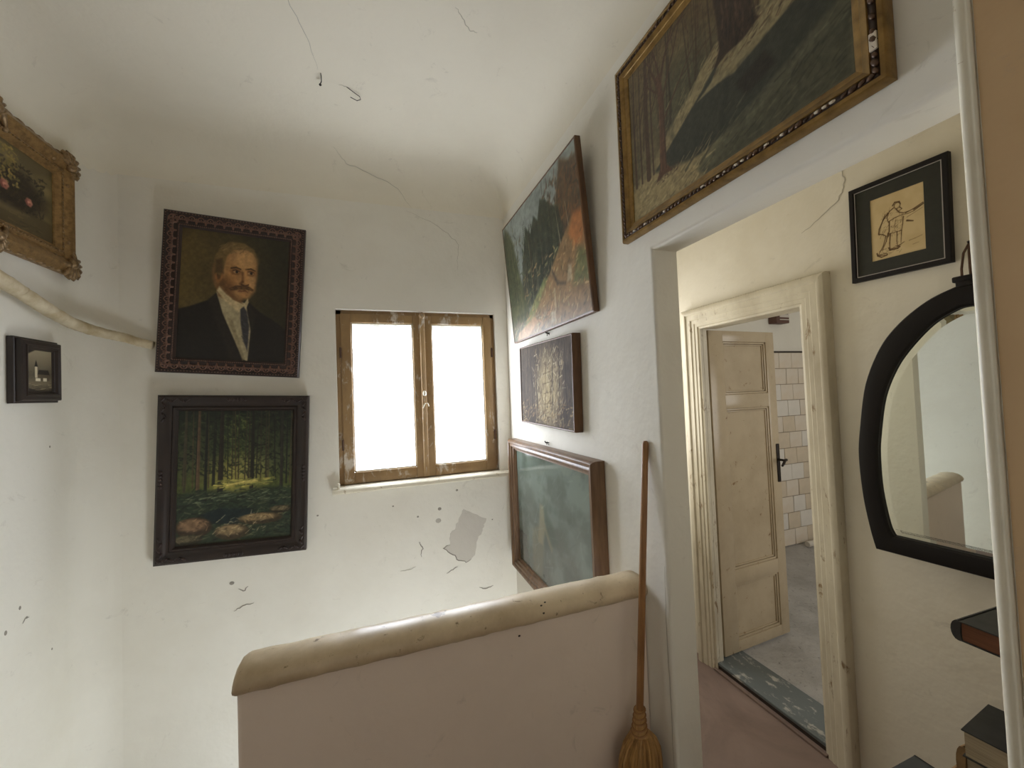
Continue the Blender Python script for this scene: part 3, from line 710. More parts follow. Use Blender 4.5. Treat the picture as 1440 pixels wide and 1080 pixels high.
# --- sunlit spruce forest with boulders
def art_pinewood():
    A = Art(190, 230, 0.505/0.625, (30, 34, 24), 5)
    A.vgrad([(0, (60, 58, 40)), (0.3, (40, 48, 34)), (0.42, (70, 78, 38)), (0.6, (64, 70, 44)), (1, (26, 32, 24))])
    A.ell(0.48, 0.50, 0.22, 0.13, (150, 140, 70), 0.8, 1.1); A.ell(0.62, 0.55, 0.14, 0.10, (140, 136, 80), 0.5, 1.2)
    A.dabs(700, 0, 1, 0.50, 1.0, [(24, 32, 22), (38, 46, 28), (58, 64, 40), (20, 24, 20)], 0.012, 0.04, -0.5, 0.7, 0.8)
    A.dabs(160, 0.38, 0.62, 0.62, 0.98, [(90, 96, 50), (70, 80, 44), (44, 54, 30)], 0.010, 0.04, -0.6, 0.7, 0.7)
    for u in np.linspace(0.02, 0.98, 26):
        u += A.r.randn()*0.015; c = [(52, 44, 34), (34, 34, 28), (70, 58, 40), (26, 28, 24)][A.r.randint(4)]
        A.line([(u, 0.42+A.r.rand()*0.04), (u+A.r.randn()*0.01, 1.0)], A.r.uniform(0.006, 0.016), 0.006, c, 0.85)
    for (u, w_, c, b) in ((0.17, 0.026, (80, 62, 46), 0.36), (0.36, 0.040, (36, 32, 26), 0.38), (0.235, 0.022, (24, 28, 24), 0.38), (0.63, 0.028, (30, 30, 24), 0.40), (0.90, 0.026, (40, 38, 32), 0.36), (0.06, 0.018, (60, 54, 40), 0.40)):
        A.line([(u, b), (u+0.005, 1.0)], w_, w_*0.6, c, 0.95)
        A.line([(u-0.008, b), (u-0.003, 1.0)], w_*0.2, w_*0.12, np.array(c)*1.5, 0.5)
    A.dabs(120, 0.3, 0.75, 0.41, 0.47, [(190, 176, 96), (150, 140, 70), (80, 86, 46)], 0.010, 0.07, 0.1, 0.7, 0.15)
    A.line([(0.42, 0.43), (0.56, 0.45), (0.68, 0.455)], 0.012, 0.008, (204, 186, 110), 0.8)
    A.poly([(0, 0), (0, 0.36), (0.2, 0.40), (0.5, 0.37), (0.8, 0.40), (1, 0.38), (1, 0)], (40, 50, 38), 0.85, 0.03)
    A.dabs(420, 0, 1, 0.02, 0.40, [(30, 40, 30), (58, 66, 46), (84, 88, 62), (24, 30, 24)], 0.012, 0.05, 0.15, 0.65, 0.4)
    A.dabs(60, 0.05, 0.95, 0.30, 0.36, [(120, 128, 96), (90, 100, 76)], 0.006, 0.05, 0.05, 0.7, 0.2)
    A.poly([(0.2, 0.22), (0.35, 0.26), (0.62, 0.24), (0.7, 0.18), (0.5, 0.13), (0.28, 0.15)], (24, 34, 36), 0.85, 0.02)
    def rock(cu, cv, ru, rv, c):
        A.ell(cu, cv, ru, rv, np.array(c)*0.45, 1, 0.15); A.ell(cu-ru*0.1, cv+rv*0.25, ru*0.8, rv*0.6, c, 0.9, 0.5)
        A.dabs(26, cu-ru*0.8, cu+ru*0.8, cv-rv*0.4, cv+rv*0.7, [np.array(c)*1.2, np.array(c)*0.6], 0.008, 0.03, 0.3, 0.6, 0.7)
    rock(0.15, 0.13, 0.15, 0.075, (124, 98, 72)); rock(0.47, 0.075, 0.15, 0.06, (134, 114, 82)); rock(0.72, 0.16, 0.20, 0.045, (128, 108, 76)); rock(0.10, 0.04, 0.12, 0.04, (92, 84, 62)); rock(0.90, 0.22, 0.1, 0.03, (96, 86, 62))
    A.dabs(50, 0.3, 0.75, 0.05, 0.20, [(170, 154, 118)], 0.006, 0.03, 0.2, 0.6, 0.5)
    A.a *= (0.82 + 0.36*A.noise(40, 50, 2, 4))[..., None]
    return A
# --- autumn mountain forest track
def art_track():
    A = Art(200, 160, 0.91/0.68, (60, 70, 60), 7)
    A.vgrad([(0, (96, 92, 70)), (0.5, (116, 120, 112)), (1, (128, 134, 126))])
    A.blend(np.clip((A.noise(5, 4, 4, 2)-0.4)*2, 0, 0.6), (104, 112, 106))
    A.poly([(0.85, 1.0), (0.93, 0.93), (1.0, 0.92), (1.0, 0.3), (0.5, 0.2), (0.5, 0.55), (0.68, 0.62), (0.76, 0.75)], (84, 66, 46), 1, 0.03)
    A.dabs(320, 0.62, 1.0, 0.35, 0.92, [(96, 66, 42), (66, 52, 40), (110, 74, 44), (54, 50, 38)], 0.02, 0.05, 1.2, 0.6, 0.7)
    A.poly([(0.20, 0.22), (0.27, 0.55), (0.33, 0.70), (0.38, 0.82), (0.44, 0.74), (0.50, 0.84), (0.55, 0.78), (0.60, 0.90), (0.66, 0.86), (0.72, 0.78), (0.78, 0.74), (0.82, 0.58), (0.62, 0.36), (0.4, 0.22)], (50, 54, 42), 0.96, 0.02)
    A.dabs(260, 0.26, 0.80, 0.28, 0.78, [(40, 46, 34), (62, 64, 46), (52, 48, 36), (74, 70, 48)], 0.018, 0.05, 1.2, 0.6, 0.7)
    for _ in range(26):
        u = A.r.uniform(0.28, 0.85); A.spruce(u, A.r.uniform(0.22, 0.34), A.r.uniform(0.30, 0.46) + 0.12*(0.3 < u < 0.7), 0.05, [(44, 52, 40), (36, 44, 34), (58, 62, 44), (50, 46, 34)][A.r.randint(4)], 0.85)
    for u in (0.34, 0.46, 0.52, 0.60, 0.66): A.spruce(u, 0.3, A.r.uniform(0.50, 0.62), 0.07, (40, 46, 36), 0.9)
    A.poly([(0, 0), (0, 0.90), (0.04, 0.99), (0.10, 0.92), (0.16, 0.80), (0.19, 0.62), (0.22, 0.48), (0.30, 0.22), (0.3, 0)], (66, 70, 46), 0.95, 0.04)
    A.dabs(160, 0.0, 0.22, 0.2, 0.92, [(52, 58, 38), (84, 84, 54), (70, 68, 46)], 0.016, 0.05, 1.3, 0.6, 0.6)
    for u in (0.03, 0.09, 0.14): A.spruce(u, 0.25, 0.68-u*1.2, 0.08, (48, 54, 36), 0.9)
    for _ in range(26):
        u = A.r.uniform(0.0, 0.5); A.line([(u, 0.12+A.r.rand()*0.1), (u+0.01, 0.5+A.r.rand()*0.2)], 0.006, 0.003, [(130, 122, 92), (92, 88, 64)][A.r.randint(2)], 0.55)
    for u in (0.78, 0.88): A.line([(u, 0.45), (u-0.02, 0.72)], 0.010, 0.005, (150, 140, 118), 0.7)
    # slope and path
    A.poly([(0.12, 0.0), (0.22, 0.10), (0.40, 0.25), (0.62, 0.36), (0.80, 0.52), (0.92, 0.60), (1, 0.56), (1, 0)], (124, 98, 66), 0.95, 0.02)
    A.poly([(0.86, 0.52), (0.92, 0.62), (1, 0.60), (1, 0.42), (0.9, 0.42)], (156, 98, 54), 0.85, 0.04)
    A.poly([(0.20, 0.10), (0.55, 0.36), (0.60, 0.34), (0.34, 0.10), (0.28, 0.04)], (110, 118, 72), 0.8, 0.02)
    A.poly([(0.85, 0.2), (0.93, 0.40), (1, 0.36), (1, 0.18)], (88, 98, 58), 0.7, 0.04)
    A.dabs(260, 0.25, 1.0, 0.0, 0.5, [(160, 126, 84), (110, 84, 56), (140, 134, 94), (84, 74, 52), (176, 146, 104)], 0.012, 0.05, 0.7, 0.6, 0.5)
    A.dabs(160, 0.0, 0.6, 0.0, 0.14, [(150, 110, 78), (110, 94, 70), (134, 126, 100), (90, 78, 60)], 0.014, 0.07, 0.5, 0.65, 0.5)
    A.poly([(0.06, 0.0), (0.10, 0.06), (0.36, 0.13), (0.42, 0.09), (0.25, 0.0)], (166, 126, 90), 0.75, 0.02)
    A.line([(0.66, 0.36), (0.70, 0.27), (0.78, 0.24)], 0.03, 0.02, (74, 62, 48), 0.8, 0.02)
    A.poly([(0.80, 0.24), (0.83, 0.34), (0.86, 0.33), (0.85, 0.24)], (176, 164, 136), 0.6, 0.02)
    A.poly([(0.58, 0.03), (0.60, 0.10), (0.645, 0.10), (0.64, 0.03)], (170, 160, 134), 0.55, 0.02)
    A.line([(0.66, 0.24), (0.65, 0.10)], 0.022, 0.014, (170, 158, 122), 0.6, 0.02)
    A.a *= (0.84 + 0.32*A.noise(46, 36, 2, 4))[..., None]
    return A
# --- small pale thicket
def art_thicket():
    A = Art(130, 90, 0.66/0.42, (96, 84, 72), 9)
    A.blend(np.clip((A.noise(5, 4, 4, 3)-0.4)*2, 0, 0.7), (70, 60, 52))
    m = np.clip(1.1-np.hypot((A.U-0.58)/0.26, (A.Y-0.42)/0.55), 0, 1)
    A.blend(np.clip(m*1.1, 0, 0.85), (206, 186, 140))
    A.dabs(700, 0, 1, 0, 1, [(54, 46, 42), (86, 74, 64), (120, 104, 86), (70, 58, 50)], 0.014, 0.10, 1.5, 0.5, 0.35)
    A.dabs(260, 0.30, 0.85, 0.0, 0.9, [(222, 204, 160), (190, 168, 126), (236, 222, 186)], 0.013, 0.08, 1.3, 0.6, 0.5)
    A.dabs(180, 0, 1, 0, 0.3, [(150, 124, 90), (104, 84, 66), (196, 172, 126)], 0.016, 0.08, 0.4, 0.6, 0.4)
    for u in (0.08, 0.16, 0.26, 0.36, 0.66, 0.78, 0.9): A.line([(u, 0.2), (u+A.r.randn()*0.02, 1)], 0.018, 0.01, (44, 38, 36), 0.7)
    for v in (0.25, 0.38, 0.5, 0.62): A.line([(0.50, v), (0.66, v+0.03)], 0.012, 0.008, (90, 74, 54), 0.6)
    A.line([(0.52, 0.12), (0.55, 0.75)], 0.014, 0.01, (84, 66, 48), 0.7); A.line([(0.64, 0.12), (0.63, 0.75)], 0.014, 0.01, (84, 66, 48), 0.7)
    return A
# --- misty grey-green picture
def art_mist():
    A = Art(130, 120, 1.0, (92, 112, 104), 11)
    A.vgrad([(0, (88, 90, 80)), (0.4, (94, 100, 90)), (1, (114, 128, 118))])
    A.blend(np.clip((A.noise(4, 4, 5, 5)-0.42)*2.4, 0, 0.5), (132, 146, 134))
    A.blend(np.clip((A.noise(6, 5, 5, 8)-0.5)*2.4, 0, 0.45), (74, 84, 74))
    A.poly([(0.33, 0.30), (0.38, 0.62), (0.43, 0.62), (0.44, 0.50), (0.54, 0.34), (0.52, 0.30), (0.44, 0.42), (0.40, 0.30)], (164, 154, 118), 0.5, 0.03)
    A.poly([(0.22, 0.0), (0.24, 0.36), (0.34, 0.44), (0.42, 0.30), (0.36, 0.0)], (134, 128, 98), 0.42, 0.04)
    A.poly([(0.44, 0.62), (0.54, 0.52), (0.60, 0.40), (0.52, 0.32), (0.46, 0.44)], (76, 88, 76), 0.5, 0.04)
    A.dabs(160, 0, 1, 0, 1, [(150, 170, 158), (90, 104, 94), (120, 134, 122)], 0.012, 0.12, 1.1, 0.16, 0.5)
    return A
# --- winter wood with a stream
def art_winter():
    A = Art(330, 250, 0.62/0.455, (90, 78, 56), 13)
    A.vgrad([(0, (120, 108, 78)), (0.25, (96, 88, 64)), (0.5, (110, 98, 68)), (1, (104, 88, 58))])
    A.blend(np.clip((A.noise(7, 5, 5, 6)-0.42)*2, 0, 0.6), (80, 66, 44))
    A.ell(0.36, 0.58, 0.18, 0.2, (78, 76, 54), 0.85, 1.0)
    A.dabs(260, 0.0, 1.0, 0.55, 1.0, [(96, 80, 52), (70, 56, 38), (120, 104, 68), (84, 64, 44)], 0.010, 0.09, 1.2, 0.4, 0.5)
    for _ in range(46):
        u = A.r.uniform(0.0, 1.0); A.line([(u, 0.42+A.r.rand()*0.12), (u+A.r.randn()*0.02, 1.0)], A.r.uniform(0.004, 0.016), 0.005, [(58, 44, 32), (74, 58, 40), (48, 40, 32)][A.r.randint(3)], 0.6)
    A.poly([(0.0, 0.0), (0.0, 0.24), (0.16, 0.30), (0.28, 0.42), (0.56, 0.60), (0.62, 0.56), (1, 0.66), (1, 0)], (128, 116, 84), 0.95, 0.02)
    # far bank path
    A.poly([(0.20, 0.34), (0.54, 0.63), (0.58, 0.63), (0.56, 0.54), (0.46, 0.42), (0.34, 0.30)], (146, 132, 96), 0.9, 0.012)
    A.dabs(90, 0.2, 0.56, 0.36, 0.60, [(90, 82, 58), (160, 146, 108), (70, 66, 50)], 0.006, 0.05, 0.75, 0.6, 0.15)
    # stream
    A.poly([(0.16, 0.22), (0.30, 0.33), (0.47, 0.46), (0.58, 0.56), (0.50, 0.43), (0.62, 0.40), (1.0, 0.52), (1.0, 0.22), (0.66, 0.14), (0.40, 0.13), (0.24, 0.17)], (54, 56, 46), 0.97, 0.012)
    A.blend(np.clip((A.noise(30, 4, 3, 12)-0.5)*1.6, 0, 0.3)*(A.Y < 0.5)*(A.Y > 0.14), (40, 42, 36))
    A.poly([(0.62, 0.34), (0.74, 0.38), (0.78, 0.28), (0.66, 0.24)], (38, 32, 26), 0.7, 0.02)
    # middle bank on the right
    A.poly([(0.44, 0.42), (0.60, 0.50), (0.80, 0.57), (1.0, 0.72), (1.0, 0.56), (0.80, 0.46), (0.60, 0.42)], (140, 128, 94), 0.95, 0.012)
    A.dabs(260, 0.50, 1.0, 0.46, 0.62, [(88, 66, 46), (110, 92, 64), (160, 146, 112), (70, 54, 40)], 0.008, 0.04, 0.45, 0.6, 0.3)
    # big dark trunks on the right
    A.poly([(0.53, 1.0), (0.555, 0.72), (0.56, 0.58), (0.53, 0.505), (0.59, 0.525), (0.66, 0.52), (0.73, 0.55), (0.70, 0.60), (0.705, 0.72), (0.74, 0.84), (0.84, 0.87), (0.86, 1.0)], (54, 40, 30), 1, 0.012)
    A.poly([(0.82, 1.0), (0.84, 0.62), (0.90, 0.60), (0.92, 1.0)], (44, 36, 28), 1, 0.012); A.poly([(0.93, 1.0), (0.94, 0.68), (1.0, 0.70), (1.0, 1.0)], (50, 42, 32), 1, 0.012)
    A.poly([(0.735, 0.58), (0.735, 0.74), (0.80, 0.80), (0.835, 0.76), (0.83, 0.66), (0.76, 0.57)], (140, 128, 92), 0.95, 0.012)
    for u in (0.75, 0.775, 0.80): A.line([(u, 0.62), (u-0.004, 0.80)], 0.014, 0.010, (64, 50, 36), 0.9)
    A.dabs(130, 0.57, 0.72, 0.52, 1.0, [(70, 50, 38), (36, 28, 22), (84, 64, 48)], 0.012, 0.07, 1.5, 0.6, 0.25)
    # foreground snow
    A.poly([(0, 0), (0, 0.20), (0.12, 0.24), (0.24, 0.19), (0.44, 0.12), (0.60, 0.10), (0.50, 0.0)], (150, 134, 96), 0.95, 0.03)
    A.poly([(0.42, 0.06), (0.66, 0.16), (1.0, 0.30), (1.0, 0.0), (0.46, 0.0)], (70, 70, 54), 0.9, 0.03)
    A.poly([(0.40, 0.10), (0.68, 0.19), (1.0, 0.34), (1, 0.26), (0.7, 0.12), (0.5, 0.03)], (96, 94, 72), 0.6, 0.02)
    A.dabs(120, 0.03, 0.48, 0.0, 0.2, [(120, 106, 76), (170, 152, 112), (100, 92, 70)], 0.010, 0.06, 0.45, 0.5, 0.2)
    A.dabs(110, 0.5, 1.0, 0.0, 0.26, [(56, 56, 44), (84, 84, 64), (46, 44, 36), (104, 100, 76)], 0.010, 0.07, 0.45, 0.5, 0.2)
    for (a, b) in ((0.36, 0.1), (0.44, 0.08)): A.line([(a, b), (a+0.10, b+0.09)], 0.018, 0.008, (76, 72, 54), 0.8)
    # left trees
    for (u, w_) in ((0.03, 0.022), (0.075, 0.016), (0.125, 0.045), (0.16, 0.014)):
        A.line([(u, 0.22), (u, 0.6), (u+0.01, 1.0)], w_, w_*0.5, (70, 52, 38), 0.9); A.branch(u, 0.6, 1.2, 0.4, 0.010, 2, (66, 48, 34))
    A.poly([(0.175, 0.15), (0.205, 0.22), (0.215, 0.60), (0.20, 0.80), (0.235, 0.80), (0.250, 0.60), (0.248, 0.22), (0.285, 0.16), (0.23, 0.17)], (88, 62, 46), 1, 0.008)
    A.line([(0.212, 0.2), (0.218, 0.6)], 0.008, 0.006, (120, 90, 66), 0.6)
    A.line([(0.245, 0.2), (0.244, 0.6)], 0.010, 0.006, (56, 40, 30), 0.7)
    for (u, v, a, l, w_) in ((0.205, 0.76, 2.1, 0.24, 0.020), (0.235, 0.76, 1.15, 0.34, 0.024), (0.225, 0.78, 1.6, 0.3, 0.018), (0.245, 0.50, 0.95, 0.42, 0.014), (0.24, 0.62, 0.85, 0.5, 0.016), (0.21, 0.70, 2.6, 0.15, 0.016)):
        A.branch(u, v, a, l, w_, 2, (76, 54, 40), 0.9)
    A.dabs(60, 0.18, 0.32, 0.13, 0.18, [(76, 58, 42)], 0.005, 0.015, 0.2, 0.7, 0.8)
    A.a *= (0.84 + 0.32*A.noise(70, 54, 2, 4))[..., None]
    return A
# --- sepia church
def art_church():
    A = Art(70, 90, 0.14/0.17, (120, 108, 86), 15)
    A.vgrad([(0, (60, 54, 42)), (0.2, (110, 100, 78)), (0.4, (84, 76, 60)), (1, (150, 138, 112))])
    A.poly([(-0.1, 0.80), (0.45, 1.02), (-0.1, 1.05)], (34, 28, 24), 1, 0.03)
    A.dabs(60, 0, 1, 0.3, 0.5, [(54, 48, 38), (80, 72, 56)], 0.02, 0.05, 1.2, 0.6, 0.6)
    A.poly([(0.36, 0.34), (0.36, 0.60), (0.40, 0.68), (0.45, 0.60), (0.45, 0.34)], (190, 178, 150), 1, 0.01); A.poly([(0.34, 0.60), (0.405, 0.76), (0.47, 0.60)], (34, 30, 26), 1, 0.01)
    A.poly([(0.45, 0.42), (0.50, 0.53), (0.86, 0.53), (0.92, 0.40)], (40, 34, 28), 1, 0.01); A.poly([(0.46, 0.28), (0.46, 0.42), (0.90, 0.42), (0.90, 0.28)], (84, 74, 58), 1, 0.01)
    A.poly([(0.38, 0.26), (0.38, 0.33), (0.56, 0.33), (0.56, 0.26)], (206, 196, 170), 1, 0.012); A.poly([(0.66, 0.26), (0.66, 0.34), (0.80, 0.34), (0.80, 0.26)], (196, 186, 160), 1, 0.012)
    A.dabs(40, 0, 1, 0.04, 0.22, [(160, 148, 120), (70, 60, 46), (120, 108, 84)], 0.02, 0.2, 0.0, 0.6, 0.12)
    A.poly([(0, 0), (0, 0.12), (0.5, 0.03), (1, 0.05), (1, 0)], (40, 34, 28), 0.9, 0.03)
    return A
# --- flower piece
def art_flowers():
    A = Art(210, 120, 0.60/0.335, (74, 64, 42), 17)
    A.blend(np.clip((A.noise(4, 4, 4, 2)-0.4)*2, 0, 0.7), (110, 98, 64))
    A.poly([(0, 0), (0, 0.30), (1, 0.26), (1, 0)], (66, 56, 36), 0.9, 0.03)
    A.poly([(0.1, 0.20), (0.5, 0.30), (0.80, 0.22), (0.7, 0.17), (0.3, 0.16)], (112, 96, 62), 0.7, 0.05)
    A.ell(0.66, 0.48, 0.26, 0.26, (30, 24, 18), 0.9, 0.5)
    A.dabs(220, 0.42, 0.92, 0.25, 0.80, [(26, 22, 16), (46, 38, 22), (36, 30, 24)], 0.03, 0.06, 0.8, 0.7, 0.9)
    A.dabs(170, 0.50, 0.72, 0.50, 0.98, [(112, 98, 50), (86, 78, 40), (132, 112, 58)], 0.030, 0.035, 0.8, 0.6, 1.0)
    for (u, v, rr_) in ((0.62, 0.46, 0.05), (0.80, 0.40, 0.045), (0.50, 0.40, 0.055), (0.38, 0.52, 0.05), (0.30, 0.36, 0.06), (0.56, 0.56, 0.03)):
        [A.ell(u+0.55*rr_*0.6*math.cos(q), v+0.6*rr_*math.sin(q), rr_*0.36, rr_*0.55, (128+26*math.sin(q+1), 80+24*math.sin(q+1), 68+18*math.sin(q+1)), 0.85, 0.5, q) for q in np.linspace(0, 5.2, 6)]; A.ell(u, v, rr_*0.25, rr_*0.4, (168, 116, 96), 0.9, 0.7); A.ell(u+0.006, v-0.015, rr_*0.14, rr_*0.22, (84, 44, 38), 0.8, 0.7)
    A.dabs(60, 0.2, 0.9, 0.0, 0.16, [(52, 44, 28), (84, 72, 46)], 0.02, 0.1, 0.0, 0.5, 0.2)
    return A
# --- ink sketch of a stooping walker with a stick
def art_sketch():
    A = Art(130, 160, 0.165/0.215, (172, 154, 118), 19)
    A.blend(np.clip((A.noise(3, 4, 4, 2)-0.4)*1.4, 0, 0.4), (156, 136, 100))
    ink = (58, 40, 24)
    def L(pts, w=0.010, al=0.85): A.line(pts, w*1.35, w*0.8, ink, al, 0.008)
    def C(cu, cv, ru, rv, a0=0, a1=2*PI, w=0.009): L([(cu+ru*math.cos(a), cv+rv*math.sin(a)) for a in np.linspace(a0, a1, 14)], w)
    C(0.52, 0.77, 0.055, 0.045); L([(0.44, 0.79), (0.48, 0.83), (0.56, 0.82), (0.58, 0.78)], 0.014)
    L([(0.56, 0.74), (0.60, 0.70), (0.55, 0.68)]); L([(0.45, 0.75), (0.38, 0.72), (0.33, 0.64), (0.35, 0.56)], 0.012)
    L([(0.35, 0.70), (0.26, 0.62), (0.18, 0.50), (0.16, 0.42)], 0.016); L([(0.30, 0.70), (0.22, 0.55), (0.17, 0.40)], 0.008)
    L([(0.50, 0.72), (0.55, 0.66), (0.62, 0.63), (0.72, 0.63)], 0.012); L([(0.36, 0.57), (0.48, 0.60), (0.60, 0.61), (0.70, 0.60)], 0.010)
    L([(0.66, 0.62), (0.78, 0.64), (0.95, 0.69), (0.96, 0.67), (0.80, 0.61), (0.70, 0.60)], 0.010); L([(0.80, 0.63), (0.94, 0.67)], 0.012)
    L([(0.68, 0.55), (0.94, 0.62)], 0.006, 0.6); L([(0.68, 0.50), (0.78, 0.47)], 0.020)
    L([(0.37, 0.56), (0.36, 0.42), (0.34, 0.34)], 0.014); L([(0.62, 0.58), (0.60, 0.46), (0.58, 0.38), (0.36, 0.38)], 0.010)
    L([(0.48, 0.56), (0.46, 0.44)], 0.007, 0.6); L([(0.17, 0.42), (0.24, 0.40), (0.30, 0.36), (0.24, 0.22), (0.16, 0.12)], 0.012); L([(0.34, 0.40), (0.30, 0.28), (0.22, 0.16)], 0.012)
    L([(0.38, 0.38), (0.36, 0.24), (0.36, 0.16)], 0.014); L([(0.50, 0.38), (0.49, 0.24), (0.50, 0.16)], 0.010); L([(0.58, 0.38), (0.56, 0.20)], 0.010)
    L([(0.12, 0.13), (0.13, 0.09), (0.20, 0.055), (0.30, 0.065), (0.31, 0.085), (0.24, 0.11)], 0.014); L([(0.14, 0.10), (0.27, 0.075)], 0.020, 0.6); L([(0.34, 0.17), (0.36, 0.13), (0.50, 0.125), (0.54, 0.145), (0.47, 0.17)], 0.014); L([(0.37, 0.145), (0.50, 0.14)], 0.020, 0.6); L([(0.50, 0.16), (0.62, 0.20)], 0.010)
    L([(0.70, 0.20), (0.80, 0.21), (0.92, 0.23)], 0.006, 0.6); L([(0.76, 0.13), (0.86, 0.14)], 0.005, 0.5)
    A.dabs(90, 0.18, 0.60, 0.30, 0.74, [ink], 0.007, 0.05, 1.0, 0.5, 0.5)
    A.dabs(30, 0.12, 0.55, 0.06, 0.20, [ink], 0.007, 0.05, 0.3, 0.5, 0.5)
    return A

def picture(name, label, mat4, w, h, art, prof, fmat, inner, yc, deco=None, artmat='picture_art', gain=1.7, group=None):
    root = thing(name, label, 'picture', mat4, group=group)
    fr = make_frame(root, w, h, prof, fmat, deco)
    x0, x1 = -w/2+inner, w/2-inner
    place('canvas', art.mesh('canvas', x0, x1, inner, h-inner, -yc, gain), artmat, root)
    bm = bmesh.new(); add_box(bm, x0-0.004, x1+0.004, -yc+0.006, -0.001, inner-0.004, h-inner+0.004)
    obj('backing_board', bm, 'canvas_edge', root)
    return root, fr

# portrait frame ornament: row of arches with palmettes
def arches(d0, y, pitch, hgt):
    def fn(bm, P, L, side):
        n = max(3, int(round((L-2*d0)/pitch))); pz = (L-2*d0)/n
        for k in range(n):
            s0 = d0 + pz*k
            pts = [P(s0 + pz*(0.5-0.48*math.cos(a)), d0 + hgt*(0.95-0.9*math.sin(a)) , y) for a in np.linspace(0, PI, 7)]
            add_tube(bm, pts, [0.0030]*7, 5)
            for (o_, t_) in ((0, 0.0), (-0.17, 0.45), (0.17, -0.45), (-0.30, 0.7), (0.30, -0.7)):
                p = P(s0 + pz*(0.5+o_), d0 + hgt*0.62, y); q = P(s0 + pz*(0.5+o_*1.5), d0 + hgt*(0.28 if o_ == 0 else 0.42), y)
                e1 = (q-p).normalized(); e2 = Vector((0, -1, 0)); add_blob(bm, (p+q)/2, ((q-p).length*0.66, 0.0042, 0.0044), Matrix((e1, e2, e1.cross(e2))).transposed(), 5, 3)
            c = P(s0, d0 + hgt*0.30, y); add_blob(bm, c, (0.004, 0.003, 0.004), None, 5, 3)
    return fn
pf = [(0, 0), (0, 0.022), (0.006, 0.030), (0.016, 0.030), (0.020, 0.026), (0.052, 0.022), (0.060, 0.026), (0.068, 0.024), (0.078, 0.016), (0.078, 0)]
picture('portrait_painting', 'portrait painting of a moustached man in a dark suit, carved dark frame', hang('back', -0.690, 1.765, 0.004, 0.03, 0.068), 0.635, 0.815, art_portrait(), pf, 'dark_wood_red', 0.074, 0.014, gain=1.25, deco=
        [('carved_arches', 'copper_relief', arches(0.018, 0.0245, 0.040, 0.043)), ('bead_row', 'copper_relief', beads(0.066, 0.0255, 0.0085, 0.0034, 0.003)), ('dot_row', 'copper_relief', beads(0.011, 0.0305, 0.013, 0.0026, 0.0026))])
# lower forest picture
pf = [(0, 0), (0, 0.030), (0.010, 0.036), (0.026, 0.034), (0.040, 0.024), (0.056, 0.022), (0.062, 0.028), (0.070, 0.027), (0.080, 0.014), (0.080, 0)]
def corner_leaves(y, sc, cnt=5):
    def fn(bm, P, L, side):
        for end in (0, 1):
            for k in range(cnt):
                s = 0.02 + k*sc; s = s if end == 0 else L-s
                p = P(s, 0.022 + 0.004*(k % 2), y); e1 = (P(s+1, 0.022, y)-P(s, 0.022, y)).normalized(); e2 = Vector((0, -1, 0))
                a = 0.6*(1 if k % 2 else -1)*(1 if end else -1); e3 = e1.cross(e2); e1b = e1*math.cos(a)+e3*math.sin(a)
                add_blob(bm, p, (0.016, 0.005, 0.006), Matrix((e1b, e2, e1b.cross(e2))).transposed(), 6, 4)
        s = L/2
        for k in (-2, -1, 0, 1, 2):
            p = P(s+k*0.018, 0.020, y); add_blob(bm, p, (0.010, 0.005, 0.010), None, 6, 4)
    return fn
picture('pinewood_painting', 'dark framed painting of a spruce wood with boulders, below the portrait', hang('back', -0.688, 0.828, 0.004, 0.02, 0.042), 0.665, 0.830, art_pinewood(), pf, 'dark_wood', 0.078, 0.012, gain=1.15, deco=
        [('carved_leaves', 'dark_wood_red', corner_leaves(0.034, 0.026))])
# unframed track painting, leaning out at the top
pf = [(0, 0), (0, 0.024), (0.007, 0.026), (0.008, 0.018), (0.008, 0)]
R_, _ = picture('forest_track_painting', 'tall leaning painting of an autumn forest track in thin wooden edging', hang('right', 1.800, 1.915, 0.004, 0.075, 0.0), 0.915, 0.690, art_track(), pf, 'stretcher_wood', 0.007, 0.0235, artmat='picture_art', gain=1.05)
# small thicket picture
pf = [(0, 0), (0, 0.036), (0.004, 0.040), (0.008, 0.040), (0.009, 0.032), (0.009, 0)]
picture('thicket_painting', 'small box-edged painting of a pale thicket between two larger pictures', hang('right', 1.833, 1.440, 0.003, 0.0, 0.025), 0.64, 0.425, art_thicket(), pf, 'stretcher_wood', 0.008, 0.036, artmat='picture_art_matt', gain=0.75)
# grey-green picture in profiled brown frame
pf = [(0, 0), (0, 0.040), (0.004, 0.050), (0.012, 0.058), (0.022, 0.056), (0.028, 0.048), (0.034, 0.050), (0.042, 0.049), (0.046, 0.040), (0.056, 0.038), (0.060, 0.028), (0.066, 0.028), (0.068, 0.018), (0.068, 0)]
picture('misty_painting', 'brown framed glazed grey-green misty picture half hidden by the parapet', hang('right', 1.868, 0.548, 0.003, 0.0, 0.0), 1.02, 0.785, art_mist(), pf, 'brown_wood', 0.066, 0.020, artmat='picture_art_glossy', gain=0.72)
